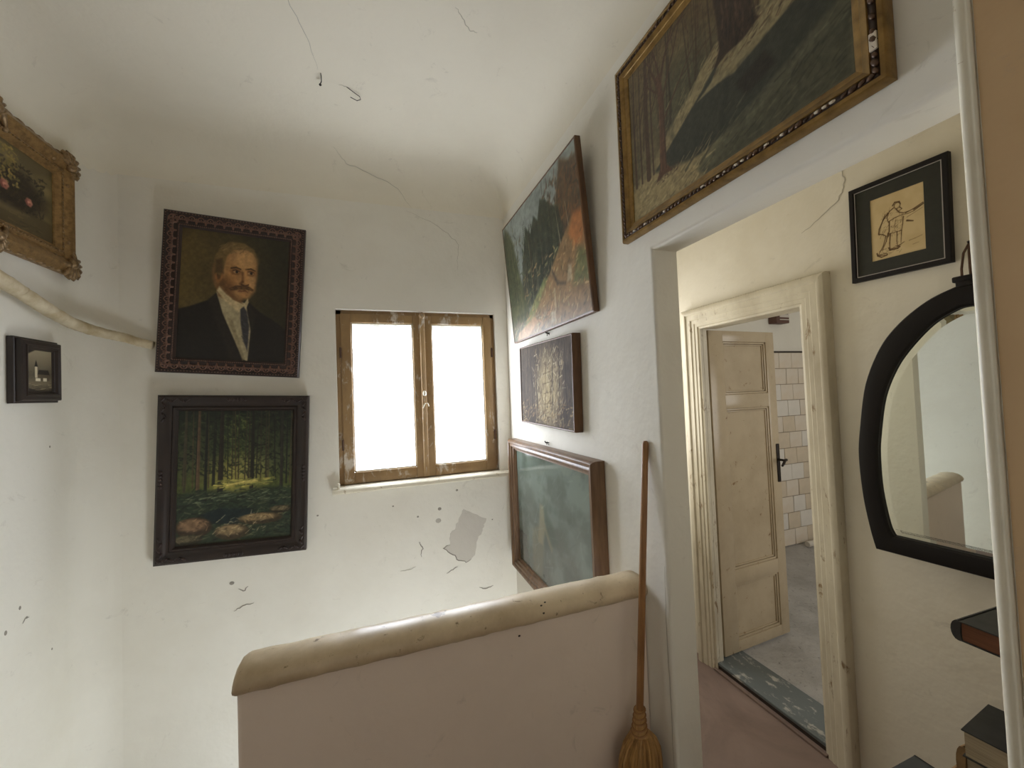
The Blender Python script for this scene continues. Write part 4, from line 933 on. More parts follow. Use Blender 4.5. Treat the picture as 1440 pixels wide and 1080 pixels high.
# winter wood in gilded frame
pf = [(0, 0), (0, 0.018), (0.003, 0.024), (0.010, 0.025), (0.012, 0.020), (0.024, 0.020), (0.026, 0.023), (0.038, 0.018), (0.040, 0.015), (0.051, 0.012), (0.054, 0.009), (0.054, 0)]
def winter_band(bm, P, L, side):
    a = [bm.verts.new(P(d, d, 0.0208)) for d in (0.0115, 0.0245)]; b = [bm.verts.new(P(L-d, d, 0.0208)) for d in (0.0115, 0.0245)]
    c = [bm.verts.new(P(d, d, 0.0195)) for d in (0.0115, 0.0245)]; e = [bm.verts.new(P(L-d, d, 0.0195)) for d in (0.0115, 0.0245)]
    bm.faces.new((a[0], a[1], b[1], b[0])); bm.faces.new((c[0], e[0], e[1], c[1])); bm.faces.new((a[0], b[0], e[0], c[0])); bm.faces.new((a[1], c[1], e[1], b[1]))
root, fr = picture('winter_wood_painting', 'large gilt framed painting of a winter wood and stream above the opening', hang('right', 0.771, 2.104, 0.003, 0.0, 0.0), 0.748, 0.592, art_winter(), pf, 'gold_leaf', 0.053, 0.008, gain=0.95, deco=
        [('dark_band', 'leaf_band_dark', winter_band), ('leaf_row', 'leaf_bead', beads(0.018, 0.023, 0.0135, 0.0075, 0.0042, 0.0036, 0.5, 0.3, 0.05, 3))])
rnd = random.Random(5)
for k in range(16):
    P, L = rail_fn(0.748, 0.592, 'bottom'); bm = bmesh.new(); p = P(rnd.uniform(0.05, 0.70), 0.018, 0.0245)
    add_blob(bm, p, (0.006, 0.0035, 0.003), None, 5, 3); obj('chipped_spot', bm, 'chip_white', fr['bottom'])
P, L = rail_fn(0.748, 0.592, 'right'); bm = bmesh.new(); p = P(0.075, 0.018, 0.0225); add_box(bm, p.x-0.006, p.x+0.006, p.y-0.003, p.y+0.002, p.z-0.015, p.z+0.016, 0.0015); obj('chipped_gesso', bm, 'chip_white', fr['right'])
# small church picture
pf = [(0, 0), (0, 0.018), (0.003, 0.020), (0.008, 0.020), (0.009, 0.034), (0.014, 0.038), (0.026, 0.038), (0.029, 0.042), (0.035, 0.040), (0.039, 0.032), (0.042, 0.031), (0.045, 0.026), (0.045, 0)]
picture('church_picture', 'very small sepia picture of a church in a stepped dark frame', hang('left', 2.142, 1.645, 0.003, 0.0, -0.01), 0.225, 0.255, art_church(), pf, 'dark_wood', 0.043, 0.024, gain=1.2)
# ornate gold frame
pf = [(0, 0), (0, 0.022), (0.010, 0.036), (0.030, 0.048), (0.050, 0.044), (0.066, 0.030), (0.074, 0.030), (0.080, 0.036), (0.088, 0.034), (0.100, 0.018), (0.108, 0.016), (0.108, 0)]
GW, GH = 0.84, 0.525
root, fr = picture('flower_painting', 'flower painting in a heavy scalloped gold frame on the left wall', hang('left', 1.925, 2.212, 0.003, 0.0, -0.01), GW, GH, art_flowers(), pf, 'gold_old', 0.106, 0.014,
        [('inner_beading', 'gold_ornament', beads(0.084, 0.036, 0.016, 0.006, 0.0035, 0.003, 0.4, 0.2)), ('outer_scallops', 'gold_ornament', beads(0.004, 0.020, 0.050, 0.028, 0.010, 0.012, 0.0, 0.3))])
def shell(cx_, cz_, ang, R, n=7):
    bm = bmesh.new()
    for k in range(n):
        a = ang + (k-(n-1)/2)*0.42; e1 = Vector((math.cos(a), 0, math.sin(a))); e2 = Vector((0, -1, 0)); ln = R*(1.0-0.05*abs(k-(n-1)/2))
        add_blob(bm, Vector((cx_, -0.034, cz_)) + e1*ln*0.52, (ln*0.55, 0.018, R*0.17), Matrix((e1, e2, e1.cross(e2))).transposed(), 7, 5)
    add_blob(bm, (cx_, -0.046, cz_), (R*0.33, R*0.26, R*0.33), None, 8, 6)
    for sgn in (-1, 1):
        a = ang + sgn*1.9; pts = []
        for t in np.linspace(0, 1, 9):
            rr_ = R*(0.25+0.9*t); aa = a + sgn*0.5*t; pts.append((cx_+rr_*math.cos(aa), -0.044+0.010*t, cz_+rr_*math.sin(aa)))
        add_tube(bm, pts, list(np.linspace(0.014, 0.006, 9)), 6)
        add_blob(bm, pts[-1], (0.013, 0.010, 0.013), None, 6, 4)
    return bm
for (sx, sz, a) in ((1, 1, PI/4), (1, 0, -PI/4), (-1, 1, 3*PI/4), (-1, 0, -3*PI/4)):
    o = obj('corner_shell', shell(sx*(GW/2-0.046), sz*GH + (-0.046 if sz else 0.046), a, 0.078), 'gold_ornament', root, 'all')
for (x, z, a) in ((0, GH-0.03, PI/2), (0, 0.03, -PI/2)): obj('centre_shell', shell(x, z, a, 0.062), 'gold_ornament', root, 'all')
# sketch in black frame with mat
SW, SH = 0.288, 0.362
root = thing('ink_sketch', 'black framed ink sketch of a stooping walker with dark mount', 'picture', hang('door', 0.882, 1.985, 0.003, 0.02, 0.03))
pf = [(0, 0), (0, 0.018), (0.003, 0.021), (0.015, 0.021), (0.018, 0.014), (0.018, 0)]
make_frame(root, SW, SH, pf, 'black_frame')
def inset_rect(name, d, dw, y, mat):
    prof = [(d, y-0.002), (d, y), (d+dw, y), (d+dw, y-0.002)]
    b = bmesh.new()
    for side in SIDES:
        P, L = rail_fn(SW, SH, side); A_ = [b.verts.new(P(q, q, yy)) for q, yy in prof]; B_ = [b.verts.new(P(L-q, q, yy)) for q, yy in prof]
        for i in range(4): b.faces.new((A_[i], A_[(i+1) % 4], B_[(i+1) % 4], B_[i]))
    return obj(name, b, mat, root)
inset_rect('silver_fillet', 0.0175, 0.0025, 0.016, 'silver_line')
inset_rect('mount', 0.020, 0.046, 0.013, 'mat_board')
place('paper', art_sketch().mesh('paper', -SW/2+0.062, SW/2-0.062, 0.062, SH-0.062, -0.0105, 1.5), 'picture_art_matt', root)
bm = bmesh.new(); add_box(bm, -SW/2+0.01, SW/2-0.01, -0.0105+0.0061, -0.001, 0.01, SH-0.01); obj('backing_board', bm, 'canvas_edge', root)

# hooks above the two small pictures
for (y, z) in ((1.817, 1.905), (1.876, 1.352)):
    bm = bmesh.new(); add_tube(bm, [(0.006, 0, 0), (-0.018, 0, 0.002), (-0.022, 0, 0.010)], 0.0035, 6); add_tube(bm, [(-0.006, -0.014, -0.010), (-0.010, 0, 0.006), (-0.006, 0.014, -0.010)], 0.002, 5)
    tag(obj('picture_hook', bm, 'iron', None, True, (XR-0.001, y, z)), 'tiny iron picture hook above the ' + ('thicket painting' if z > 1.6 else 'misty green picture'), 'hook')

# ------------------------------------------------------------------ wrapped pipe
bm = bmesh.new()
path = [(-1.236, 1.20, 2.165), (-1.238, 1.55, 2.150), (-1.239, 1.80, 2.118), (-1.240, 1.95, 2.083), (-1.242, 2.06, 2.055), (-1.240, 2.17, 2.022), (-1.232, 2.27, 1.994), (-1.205, 2.355, 1.976), (-1.165, 2.405, 1.964), (-1.11, 2.428, 1.950), (-1.06, 2.434, 1.930), (-1.012, 2.438, 1.917)]
fine = []
rnd = random.Random(2)
for a, b in zip(path, path[1:]):
    for k in range(8): fine.append(Vector(a).lerp(Vector(b), k/8))
fine.append(Vector(path[-1])); N = len(fine)
add_tube(bm, fine, [0.030 - 0.010*i/N + rnd.uniform(-1, 1)*0.0012 for i in range(N)], 12)
pipe = tag(obj('wrapped_pipe', bm, 'pipe_wrap', None, 'all'), 'cream cloth-wrapped pipe crossing the corner to the portrait', 'pipe')
for i in range(4, N-3, 5):
    bm = bmesh.new()
    t = (fine[i+1]-fine[i]).normalized(); a = t.cross(Vector((0, 0, 1))).normalized(); b = a.cross(t); rr_ = 0.0302 - 0.010*i/N
    pts = [fine[i] + (a*math.cos(q)+b*math.sin(q))*rr_ + t*0.012*math.sin(q) for q in np.linspace(0, 2*PI, 11)]
    add_tube(bm, pts, 0.0007, 4); obj('wrap_seam', bm, 'pipe_wrap', pipe)

# ------------------------------------------------------------------ kitchen door
door = thing('door_1', 'worn cream panelled kitchen door standing open, wide moulded casing', 'door', loc=(XD, (DY0+DY1)/2, 0), kind='structure')
dl, dr = DY1-(DY0+DY1)/2, DY0-(DY0+DY1)/2     # +y side is the left side in view
IL, IR, IT = dl-0.052, dr+0.016, 1.945
def prism_obj(name, prof, ax, a0, a1, mat, parent, smooth=True):
    bm = bmesh.new(); add_prism(bm, prof, ax, a0, a1); return obj(name, bm, mat, parent, smooth)
# casing profile: t across the width from the inner edge outwards, x out of the wall
cw = 0.122
cpr = [(0, 0), (0, -0.016), (0.010, -0.018), (0.014, -0.024), (0.030, -0.024), (0.034, -0.028), (0.052, -0.028), (0.057, -0.034), (0.084, -0.034), (0.090, -0.042), (0.106, -0.044), (0.116, -0.040), (cw, -0.030), (cw, 0)]
def casing(kind):
    bm = bmesh.new(); A_, B_ = [], []
    for t, x in cpr:
        if kind == 'left': A_.append(bm.verts.new((x, IL+t, 0.0))); B_.append(bm.verts.new((x, IL+t, IT+t)))
        elif kind == 'right': A_.append(bm.verts.new((x, IR-t, 0.0))); B_.append(bm.verts.new((x, IR-t, IT+t)))
        else: A_.append(bm.verts.new((x, IL+t, IT+t))); B_.append(bm.verts.new((x, IR-t, IT+t)))
    n = len(cpr)
    for i in range(n): bm.faces.new((A_[i], A_[(i+1) % n], B_[(i+1) % n], B_[i]))
    bm.faces.new(A_); bm.faces.new(B_[::-1])
    return obj('casing_board', bm, 'casing_paint', door, True)
casing('left'); casing('right'); casing('top')
# jamb lining
bm = bmesh.new(); add_box(bm, 0.002, 0.030, IL, dl-0.001, 0.0, DZ-0.001); obj('jamb', bm, 'casing_paint', door)
bm = bmesh.new(); add_box(bm, 0.002, 0.098, dr+0.001, IR, 0.0, DZ-0.001); obj('jamb', bm, 'casing_paint', door)
bm = bmesh.new(); add_box(bm, 0.002, 0.098, IR, IL, IT, DZ-0.001); obj('jamb_head', bm, 'casing_paint', door)
bm = bmesh.new(); add_box(bm, -0.012, 0.20, IR-0.01, IL+0.03, 0.030, 0.046, 0.003); obj('threshold_board', bm, 'threshold_paint', door)
bm = bmesh.new(); add_box(bm, -0.008, 0.10, IR-0.01, IL+0.03, 0.0, 0.0305); obj('threshold_riser', bm, 'threshold_dark', door)
bm = bmesh.new(); add_box(bm, -0.030, -0.008, IR-0.01, IL+0.02, 0.0, 0.012, 0.003); obj('threshold_batten', bm, 'hall_floor', door)
# leaf: local x from the hinge to the free edge, visible face at local y = 0 (towards -y)
leaf = bpy.data.objects.new('door_leaf', None); COL.objects.link(leaf); leaf.parent = door
leaf.location = (1.876-XD, 1.822-(DY0+DY1)/2, 0.05); leaf.rotation_euler = (0, 0, math.radians(3.0))
LW, LH, LT = 0.565, 1.890, 0.036
def leafbox(name, x0, x1, z0, z1, y0=0.0, y1=LT, mat='door_paint', bev=0.002):
    bm = bmesh.new(); add_box(bm, x0, x1, y0, y1, z0, z1, bev, 2); return obj(name, bm, mat, leaf, True)
xa, xb = 0.115, LW-0.075
zz = [(0.062, 0.385), (0.470, 1.420), (1.505, 1.825)]
leafbox('stile', 0, xa, 0, LH); leafbox('stile', xb, LW, 0, LH)
for (z0, z1) in ((0, zz[0][0]), (zz[0][1], zz[1][0]), (zz[1][1], zz[2][0]), (zz[2][1], LH)): leafbox('cross_rail', xa-0.001, xb+0.001, z0, z1)
for (z0, z1) in zz:
    leafbox('panel', xa-0.002, xb+0.002, z0-0.002, z1+0.002, 0.019, 0.028, 'door_paint', 0)
    for (bx) in ((xa, xb, z0, z0+0.012), (xa, xb, z1-0.012, z1), (xa, xa+0.012, z0, z1), (xb-0.012, xb, z0, z1)):
        leafbox('panel_moulding', *bx, 0.006, 0.020, 'door_paint', 0.003)
    for (bx) in ((xa+0.014, xb-0.014, z0+0.014, z0+0.022), (xa+0.014, xb-0.014, z1-0.022, z1-0.014), (xa+0.014, xa+0.022, z0+0.014, z1-0.014), (xb-0.022, xb-0.014, z0+0.014, z1-0.014)):
        leafbox('panel_bead', *bx, 0.012, 0.020, 'door_paint', 0.002)
hz = 1.08
bm = bmesh.new(); add_box(bm, LW-0.034, LW-0.010, -0.004, 0.0, hz-0.14, hz+0.10, 0.005, 3); plate = obj('handle_plate', bm, 'iron', leaf, True)
bm = bmesh.new()
add_tube(bm, [(LW-0.022, 0, hz), (LW-0.022, -0.050, hz)], 0.007, 8)
o = obj('handle_spindle', bm, 'iron', leaf, True)
bm = bmesh.new(); add_tube(bm, [(LW-0.016, -0.050, hz+0.004), (LW-0.040, -0.056, hz+0.002), (LW-0.062, -0.064, hz-0.010), (LW-0.082, -0.066, hz-0.026)], [0.008, 0.008, 0.008, 0.006], 8)
obj('handle_lever', bm, 'iron', leaf, True)
for z in (0.25, 1.60):
    bm = bmesh.new(); add_tube(bm, [(-0.008, 0.030, z-0.05), (-0.008, 0.030, z+0.05)], 0.007, 6); obj('hinge', bm, 'rust', leaf, True)

# kitchen details
bm = bmesh.new(); add_box(bm, -0.085, 0.085, -0.09, 0, 0, 0.15, 0.006)
bx_ = thing('wall_plaque', 'little brown box with a pale label on the kitchen wall above the tiles', 'box', loc=(3.80, KY1+0.010, 2.205))
obj('box_body', bm, 'plaque_brown', bx_, True)
bm = bmesh.new(); add_box(bm, -0.045, 0.078, -0.094, -0.089, 0.055, 0.125, 0.001); lb = obj('label_plate', bm, 'plaque_pale', bx_)
for (x, w_) in ((-0.022, 0.012), (0.008, 0.010), (0.030, 0.010), (0.052, 0.012)):
    bm = bmesh.new(); add_box(bm, x-w_/2, x+w_/2, -0.097, -0.0935, 0.082, 0.106, 0.002); obj('dark_mark', bm, 'plaque_brown', lb)
bm = bmesh.new(); add_box(bm, -0.05, 0.08, -0.0945, -0.0935, 0.028, 0.036); obj('trim_line', bm, 'plaque_pale', bx_)
bm = bmesh.new(); add_tube(bm, [(-0.11, 0, 0.028), (-0.105, 0, 0.028), (0.11, 0.0, 0.028), (0.115, 0, 0.028)], [0.024, 0.028, 0.028, 0.024], 14)
tag(obj('paper_roll', bm, 'plaque_pale', None, True, (4.03, KY1-0.10, 0.030)), 'pale roll lying on the kitchen floor against the tiled wall', 'roll')

# ------------------------------------------------------------------ arched mirror
MY = 0.69
half = [(0.271, 0.992), (0.284, 1.055), (0.300, 1.175), (0.306, 1.325), (0.296, 1.435), (0.271, 1.592), (0.223, 1.718), (0.166, 1.797), (0.094, 1.857), (0.030, 1.886), (0.0, 1.891)]
halfi = [(0.218, 1.052), (0.232, 1.090), (0.247, 1.207), (0.249, 1.325), (0.243, 1.405), (0.222, 1.540), (0.186, 1.640), (0.143, 1.711), (0.084, 1.780), (0.030, 1.815), (0.0, 1.822)]
def smooth_half(hf, n=5):
    out = []; P_ = [Vector((a, b)) for a, b in hf]
    P_ = [P_[0]] + P_ + [Vector((-hf[-2][0], hf[-2][1]))]
    for i in range(1, len(P_)-2):
        p0, p1, p2, p3 = P_[i-1:i+3]
        for k in range(n):
            t = k/n; out.append(0.5*((2*p1)+(p2-p0)*t+(2*p0-5*p1+4*p2-p3)*t*t+(3*p1-p0-3*p2+p3)*t**3))
    out.append(Vector(hf[-1])); return out
def full(hf):
    s_ = smooth_half(hf); L_ = [(p.x, p.y) for p in s_]; return L_ + [(-x, z) for x, z in L_[-2::-1]]
fo, fi = full(half), full(halfi)
# make a closed loop with points on the bottom edge too
def closeloop(L_, n=8):
    a, b = L_[-1], L_[0]; return L_ + [(a[0]+(b[0]-a[0])*k/n, a[1]+(b[1]-a[1])*k/n) for k in range(1, n)]
fo, fi = closeloop(fo), closeloop(fi)
mir = thing('wall_mirror', 'large arched mirror with flat base and thick black frame by the door', 'mirror', mat4=Matrix.Translation((1.770, MY, 0.992)) @ Matrix.Rotation(-PI/2 + 0.10, 4, 'Z'))
Z0 = 0.992
# local x = -(y-MY): symmetrical, so the half tables serve both sides
bm = bmesh.new(); n = len(fo); rows = []
for (f, y) in ((0.0, 0.0), (0.0, 0.022), (0.06, 0.028), (0.5, 0.032), (0.90, 0.028), (1.0, 0.020), (1.0, 0.010), (1.0, 0.0)):
    rows.append([bm.verts.new((o_[0]+(i_[0]-o_[0])*f, -y-0.004, o_[1]+(i_[1]-o_[1])*f-Z0)) for o_, i_ in zip(fo, fi)])
for a, b in zip(rows, rows[1:]+rows[:1]):
    for i in range(n): bm.faces.new((a[i], a[(i+1) % n], b[(i+1) % n], b[i]))
obj('mirror_frame', bm, 'black_frame', mir, True)
bm = bmesh.new()
cxm, czm = 0.0, 1.40
def shrink(L_, d):
    out = []
    for i, p in enumerate(L_):
        a, b = Vector(L_[i-1]), Vector(L_[(i+1) % len(L_)]); t = (b-a).normalized(); nn = Vector((-t.y, t.x))
        if nn.dot(Vector((cxm, czm))-Vector(p)) < 0: nn = -nn
        q = Vector(p)+nn*d; out.append((q.x, q.y))
    return out
gi = shrink(fi, 0.024); go = shrink(fi, -0.004)
A_ = [bm.verts.new((x, -0.0145, z-Z0)) for x, z in go]; B_ = [bm.verts.new((x, -0.0170, z-Z0)) for x, z in gi]
for i in range(n): bm.faces.new((A_[i], A_[(i+1) % n], B_[(i+1) % n], B_[i]))
bm.faces.new(B_); bm.faces.new([bm.verts.new((x, -0.008, z-Z0)) for x, z in go])
obj('mirror_glass', bm, 'mirror_glass', mir)
bm = bmesh.new(); add_box(bm, -0.030, 0.030, -0.034, -0.006, 1.900-Z0, 1.918-Z0, 0.004); add_box(bm, -0.022, 0.022, -0.036, -0.010, 1.884-Z0, 1.902-Z0, 0.004); obj('crest_block', bm, 'black_frame', mir, True)
bm = bmesh.new()
for sx in (-0.010, 0.010): add_tube(bm, [(sx, -0.022, 1.87-Z0), (sx*0.9, -0.024, 1.94-Z0), (sx*0.6, -0.012, 1.99-Z0), (0.0, 0.016, 2.024-Z0)], 0.0032, 6)
obj('hanging_wire', bm, 'rust', mir, True)
bm = bmesh.new(); add_tube(bm, [(0.0, 0.0, 0), (0, -0.030, 0.002), (0, -0.036, 0.012)], 0.006, 6); add_blob(bm, (0, -0.010, 0.0), (0.016, 0.006, 0.016))
nail = tag(obj('wall_hook', bm, 'iron', None, True, (XD-0.001, MY, 2.018)), 'rusty iron hook holding up the arched mirror', 'hook'); nail.rotation_euler = (0, 0, -PI/2)

# ------------------------------------------------------------------ books on a low cupboard behind the corner
cab = thing('low_cupboard', 'low dark wooden cupboard under the books in the hall corner', 'cupboard', loc=(1.35, 0.325, 0))
bm = bmesh.new(); add_box(bm, -0.38, 0.42, 0.0, 0.22, 0.06, 0.58, 0.004); obj('cupboard_body', bm, 'shelf_wood', cab, True)
bm = bmesh.new(); add_box(bm, -0.39, 0.43, -0.005, 0.23, 0.58, 0.60, 0.004); obj('cupboard_top', bm, 'shelf_wood', cab, True)
for sx in (-0.37, 0.03):
    bm = bmesh.new(); add_box(bm, sx, sx+0.38, 0.22, 0.232, 0.09, 0.56, 0.004); dd = obj('cupboard_door', bm, 'shelf_wood', cab, True)
    bm = bmesh.new(); add_blob(bm, (sx+(0.34 if sx < 0 else 0.04), 0.242, 0.36), (0.012, 0.012, 0.012)); obj('knob', bm, 'iron', dd, True)
for sx in (-0.35, 0.39):
    for sy in (0.02, 0.20):
        bm = bmesh.new(); add_box(bm, sx-0.02, sx+0.02, sy-0.02, sy+0.02, 0, 0.06); obj('leg', bm, 'shelf_wood', cab)
def book(label, loc, rot, wd, dp, th, cover, paper, spine_round=True):
    """wd along local x (spine at x=0), dp along y, th along z"""
    b = thing('book', label, 'book', Matrix.Translation(loc) @ Matrix.Rotation(rot, 4, 'Z'), group='books piled in the hall corner')
    ov = 0.004
    bm = bmesh.new(); add_box(bm, 0.006, wd-ov, ov, dp-ov, 0.003, th-0.003); obj('pages', bm, paper, b)
    bm = bmesh.new(); add_box(bm, 0, wd, 0, dp, 0, 0.003, 0.001); obj('cover', bm, cover, b)
    bm = bmesh.new(); add_box(bm, 0, wd, 0, dp, th-0.003, th, 0.001); obj('cover', bm, cover, b)
    bm = bmesh.new()
    pr = [(0.004, 0.0)] + [(-0.012*math.sin(a), th/2 - th/2*math.cos(a)) for a in np.linspace(0.0, PI, 9)] + [(0.004, th), (0.007, th-0.003), (0.004, th/2), (0.007, 0.003)]
    add_prism(bm, pr, 1, 0, dp); obj('spine', bm, cover, b, True)
    return b
# spine along local y at x=0; rot turns the spine to face the hall (+y) and the head end towards the viewer
def pile(specs, z):
    for (lab, x, y, rot, wd, dp, th, cov, pap) in specs:
        book(lab, (x, y, z), rot, wd, dp, th, cov, pap); z += th + 0.0005
    return z
book('large slate-grey book lying lowest and nearest the opening', (1.209, 0.622, 0.601), PI, 0.20, 0.24, 0.098, 'book_grey', 'paper_old')
pile([('tan paper-covered book at the bottom of the short pile', 1.245, 0.585, -PI/2+0.05, 0.20, 0.16, 0.070, 'book_tan', 'paper_old'),
      ('light brown book in the middle of the short pile', 1.262, 0.560, -PI/2-0.06, 0.19, 0.15, 0.080, 'book_tan', 'paper_old'),
      ('thick dark-covered book with yellowed pages topping the short pile', 1.405, 0.352, PI/2+0.10, 0.21, 0.155, 0.060, 'book_dark', 'paper_old')], 0.6005)
zt = pile([('black book at the foot of the tall hidden pile', 1.47, 0.335, 0.0, 0.16, 0.15, 0.09, 'book_black', 'paper_old'),
      ('brown book low in the tall hidden pile', 1.47, 0.335, 0.0, 0.16, 0.14, 0.09, 'book_brown', 'paper_old'),
      ('tan book in the middle of the tall hidden pile', 1.47, 0.335, 0.0, 0.17, 0.15, 0.09, 'book_tan', 'paper_old'),
      ('black book near the top of the tall hidden pile', 1.47, 0.335, 0.0, 0.16, 0.15, 0.116, 'book_black', 'paper_old'),
      ('worn brown book with round black spine jutting out on the tall pile', 1.277, 0.560, -PI/2-0.04, 0.20, 0.33, 0.046, 'book_dark', 'paper_red')], 0.6005)

# ------------------------------------------------------------------ broom
br = thing('broom', 'straw broom with long brown handle leaning by the parapet end', 'broom', loc=(0.725, 1.065, 0))
top = Vector((0.842-0.725, 1.098-1.065, 1.435)); foot = Vector((0.0, 0.0, 0.0)); dirv = (top-Vector((0.03, 0.0, 0.56))).normalized()
bm = bmesh.new(); neck = Vector((0.028, 0.012, 0.57)); add_tube(bm, [neck-dirv*0.02, neck+(top-neck)*0.5, top-dirv*0.01, top], [0.0115, 0.0110, 0.0105, 0.006], 12); obj('handle', bm, 'broom_wood', br, True)
bm = bmesh.new(); nst = 64
secs = [(0.615, 0.0145, 0.0145), (0.60, 0.016, 0.016), (0.575, 0.019, 0.018), (0.555, 0.022, 0.020), (0.545, 0.030, 0.026), (0.52, 0.055, 0.034), (0.49, 0.069, 0.036), (0.45, 0.075, 0.036), (0.38, 0.078, 0.034), (0.25, 0.090, 0.032), (0.10, 0.105, 0.030), (0.0, 0.112, 0.028)]
rnd = random.Random(3); ph = [rnd.uniform(0.94, 1.06) for _ in range(nst)]; rows = []
for (zq, a, b) in secs:
    c = Vector((0.030*zq/0.57, 0.012*zq/0.57, zq)) if zq < 0.57 else neck + dirv*((zq-0.57)/dirv.z)
    k_ = 0 if zq > 0.55 else 1
    rows.append([bm.verts.new(c + Vector((a*math.cos(2*PI*i/nst)*(1+(ph[i]-1)*k_), b*math.sin(2*PI*i/nst)*(1+(ph[i]-1)*k_), 0))) for i in range(nst)])
for r0, r1 in zip(rows, rows[1:]):
    for i in range(nst): bm.faces.new((r0[i], r0[(i+1) % nst], r1[(i+1) % nst], r1[i]))
bm.faces.new(rows[0]); bm.faces.new(rows[-1][::-1])
obj('bristles', bm, 'broom_straw', br, True)
bm = bmesh.new()
for k in range(220):
    a = rnd.uniform(0, 2*PI); pts = []
    for (zq, A_, B_) in secs[4:]:
        c = Vector((0.030*zq/0.57, 0.012*zq/0.57, zq)); f = 1.0 + 0.03*rnd.random()
        pts.append(c + Vector((A_*math.cos(a)*f, B_*math.sin(a)*f, 0)))
    add_tube(bm, pts, 0.0011, 3, False)
o = obj('straw_strands', bm, 'broom_straw', br); o['kind'] = 'stuff'
bm = bmesh.new()
for zq, rr_ in ((0.612, 0.0165), (0.596, 0.0180), (0.582, 0.0195), (0.566, 0.0215), (0.552, 0.0245)):
    c = neck + dirv*((zq-0.57)/dirv.z)
    add_tube(bm, [c + Vector((rr_*math.cos(q), rr_*math.sin(q), 0.004*math.cos(q))) for q in np.linspace(0, 2*PI, 17)], 0.0028, 5)
obj('binding', bm, 'broom_wire', br, True)

# ------------------------------------------------------------------ wear: flaked paint, cracks, wire ends
rnd = random.Random(21)
peel = [(0.518, 0.909), (0.576, 0.875), (0.662, 0.832), (0.642, 0.795), (0.636, 0.765), (0.602, 0.713), (0.58, 0.619), (0.52, 0.582), (0.476, 0.602), (0.442, 0.642), (0.383, 0.691), (0.427, 0.705), (0.429, 0.774), (0.461, 0.791), (0.485, 0.852)]
pj = jitter_path(peel + [peel[0]], rnd, 0.006, 4)[:-1]
bm = bmesh.new(); add_prism(bm, pj, 1, YB-0.0012, YB+0.002); pa = obj('bare_plaster_patch', bm, 'plaster_grey', wall_back); pa['label'] = 'grey patch where the white paint has flaked off'
bm = bmesh.new(); ribbon(bm, [(x, YB-0.001, q) for x, q in pj[26:44]], 0.006, (0, -1, 0), 0.0025); obj('flaked_rim', bm, 'crack_dark', wall_back)
def wall_crack(pts, w_, nrm, mat, parent, amp=0.006, sub=5):
    bm = bmesh.new(); ribbon(bm, jitter_path(pts, rnd, amp, sub), w_, nrm); return obj('crack', bm, mat, parent)
NB = (0, -1, 0)
yb = YB-0.001
def crk(pts, w_=0.004, mat='crack_faint', amp=0.005): wall_crack([(x, yb, q) for x, q in pts], w_, NB, mat, wall_back, amp=0.0, sub=1) if amp == 0 else obj('crack', (lambda b: (ribbon(b, [(p[0], yb, p[1]) for p in jitter_path(pts, rnd, amp, 5)], w_, NB), b)[1])(bmesh.new()), mat, wall_back)
crk([(0.226, 2.75), (0.372, 2.70), (0.481, 2.635), (0.546, 2.566), (0.530, 2.404)], 0.0028)
crk([(-0.68, 0.655), (-0.655, 0.64), (-0.635, 0.66)], 0.006, 'crack_dark', 0.003)
crk([(-0.70, 0.545), (-0.66, 0.565), (-0.61, 0.57)], 0.005, 'crack_dark', 0.003)
crk([(0.40, 0.537), (0.45, 0.56), (0.47, 0.565)], 0.005, 'crack_dark', 0.003)
crk([(0.60, 0.415), (0.64, 0.40), (0.69, 0.41)], 0.006, 'crack_dark', 0.003)
crk([(0.24, 0.75), (0.26, 0.72), (0.255, 0.66)], 0.006, 'crack_dark', 0.006)
crk([(0.13, 0.60), (0.19, 0.60), (0.22, 0.61)], 0.004, 'crack_faint', 0.003)
for (x, zq, s) in ((-0.708, 0.689, 0.012), (0.48, 1.03, 0.008), (0.37, 0.93, 0.012), (0.36, 0.86, 0.018), (0.24, 0.90, 0.007), (0.10, 0.98, 0.006), (0.70, 0.82, 0.005), (-0.30, 0.98, 0.006), (-0.55, 0.30, 0.007)):
    bm = bmesh.new(); add_blob(bm, (x, YB, zq), (s, 0.0015, s*0.8), None, 7, 4); obj('plaster_chip', bm, 'crack_dark' if s < 0.015 else 'crack_faint', wall_back)
for (y, zq, s) in ((2.09, 0.865, 0.006), (2.122, 0.813, 0.004), (2.027, 0.805, 0.007), (2.244, 1.461, 0.004), (2.25, 0.62, 0.004)):
    bm = bmesh.new(); add_blob(bm, (XL, y, zq), (0.0015, s, s*1.3), None, 7, 4); obj('plaster_chip', bm, 'crack_dark', wall_left)
bm = bmesh.new(); ribbon(bm, [(XL+0.001, 2.10, 0.80), (XL+0.001, 2.115, 0.815), (XL+0.001, 2.13, 0.81)], 0.004, (1, 0, 0)); obj('crack', bm, 'crack_dark', wall_left)
# ceiling
def cc(pts, w_, mat): 
    bm = bmesh.new(); ribbon(bm, [(p[0], p[1], ZC-0.0005) for p in jitter_path(pts, rnd, 0.004, 4)], w_, (0, 0, -1)); obj('crack', bm, mat, ceiling)
cc([(-0.245, 1.47), (-0.236, 1.508), (-0.215, 1.584), (-0.191, 1.67), (-0.176, 1.799)], 0.0026, 'crack_faint')
cc([(0.32, 1.364), (0.353, 1.396), (0.389, 1.436), (0.42, 1.438)], 0.0026, 'crack_faint')
cc([(-0.10, 1.86), (-0.07, 1.862), (-0.052, 1.868)], 0.003, 'crack_faint')
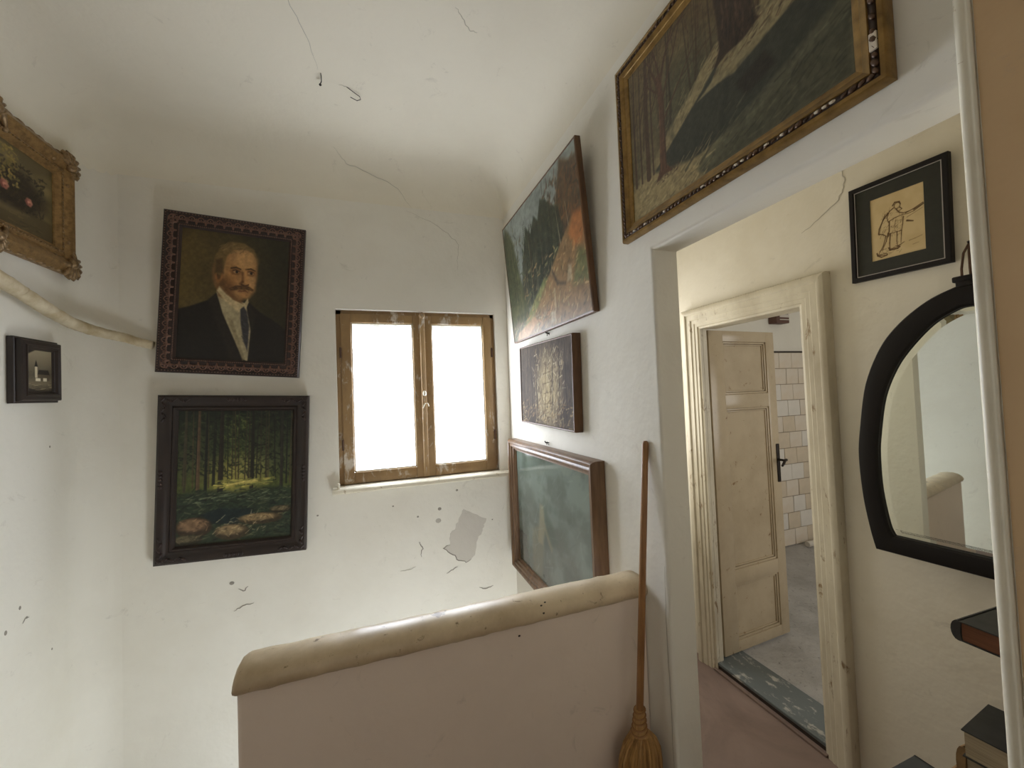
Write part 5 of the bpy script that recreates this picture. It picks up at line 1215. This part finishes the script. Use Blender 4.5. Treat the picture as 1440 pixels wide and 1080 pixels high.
# curved crack over the cove
bm = bmesh.new()
def cove(x, f):     # f 0..1 from the wall up to the ceiling
    t = PI/2*f; return (x, YB-RC*(1-math.cos(t))-0.0015, ZC-RC+RC*math.sin(t)-0.0015)
pts = [cove(-0.16+0.0*k, 0.78) for k in range(1)] + [cove(x, f) for x, f in ((-0.13, 0.66), (-0.10, 0.55), (-0.04, 0.52), (0.04, 0.44), (0.12, 0.38), (0.18, 0.30), (0.22, 0.16), (0.26, 0.04))]
ribbon(bm, jitter_path(pts, rnd, 0.003, 3), 0.003, (0, -0.7, -0.7)); obj('crack', bm, 'crack_faint', ceiling)
h1 = thing('ceiling_wire', 'short bent green-black wire end poking from the ceiling', 'wire', loc=(-0.168, 1.815, ZC))
bm = bmesh.new(); add_tube(bm, [(0, 0, 0.004), (0.002, 0.004, -0.012), (0.001, 0.020, -0.020), (-0.006, 0.040, -0.020)], 0.0020, 6); obj('wire_end', bm, 'iron', h1, True)
bm = bmesh.new(); add_blob(bm, (-0.006, 0.042, -0.020), (0.006, 0.006, 0.005)); obj('wire_tip', bm, 'black_hole', h1, True)
h2 = thing('ceiling_hook', 'small bent iron hook under the ceiling beside the wire end', 'hook', loc=(-0.045, 1.875, ZC))
bm = bmesh.new(); add_tube(bm, [(-0.030, -0.012, 0.003), (0.0, -0.004, -0.010), (0.030, 0.015, -0.014), (0.034, 0.030, -0.016), (0.018, 0.042, -0.016), (-0.010, 0.030, -0.014)], 0.0016, 6); obj('hook_wire', bm, 'iron', h2, True)
# door wall crack below the soffit
bm = bmesh.new(); ribbon(bm, [(XD-0.001, p[0], p[1]) for p in jitter_path([(1.11, 2.49), (1.057, 2.486), (1.040, 2.425), (1.050, 2.38), (1.075, 2.34), (1.15, 2.30), (1.22, 2.27)], rnd, 0.004, 4)], 0.005, (-1, 0, 0)); obj('crack', bm, 'crack_faint', wall_door)
# crack line along the jamb foot
bm = bmesh.new(); ribbon(bm, [(XR-0.001, p[0], p[1]) for p in jitter_path([(1.045, 0.30), (1.042, 0.6), (1.046, 0.9), (1.040, 1.05)], rnd, 0.002, 6)], 0.003, (-1, 0, 0)); obj('crack', bm, 'crack_faint', wall_right)
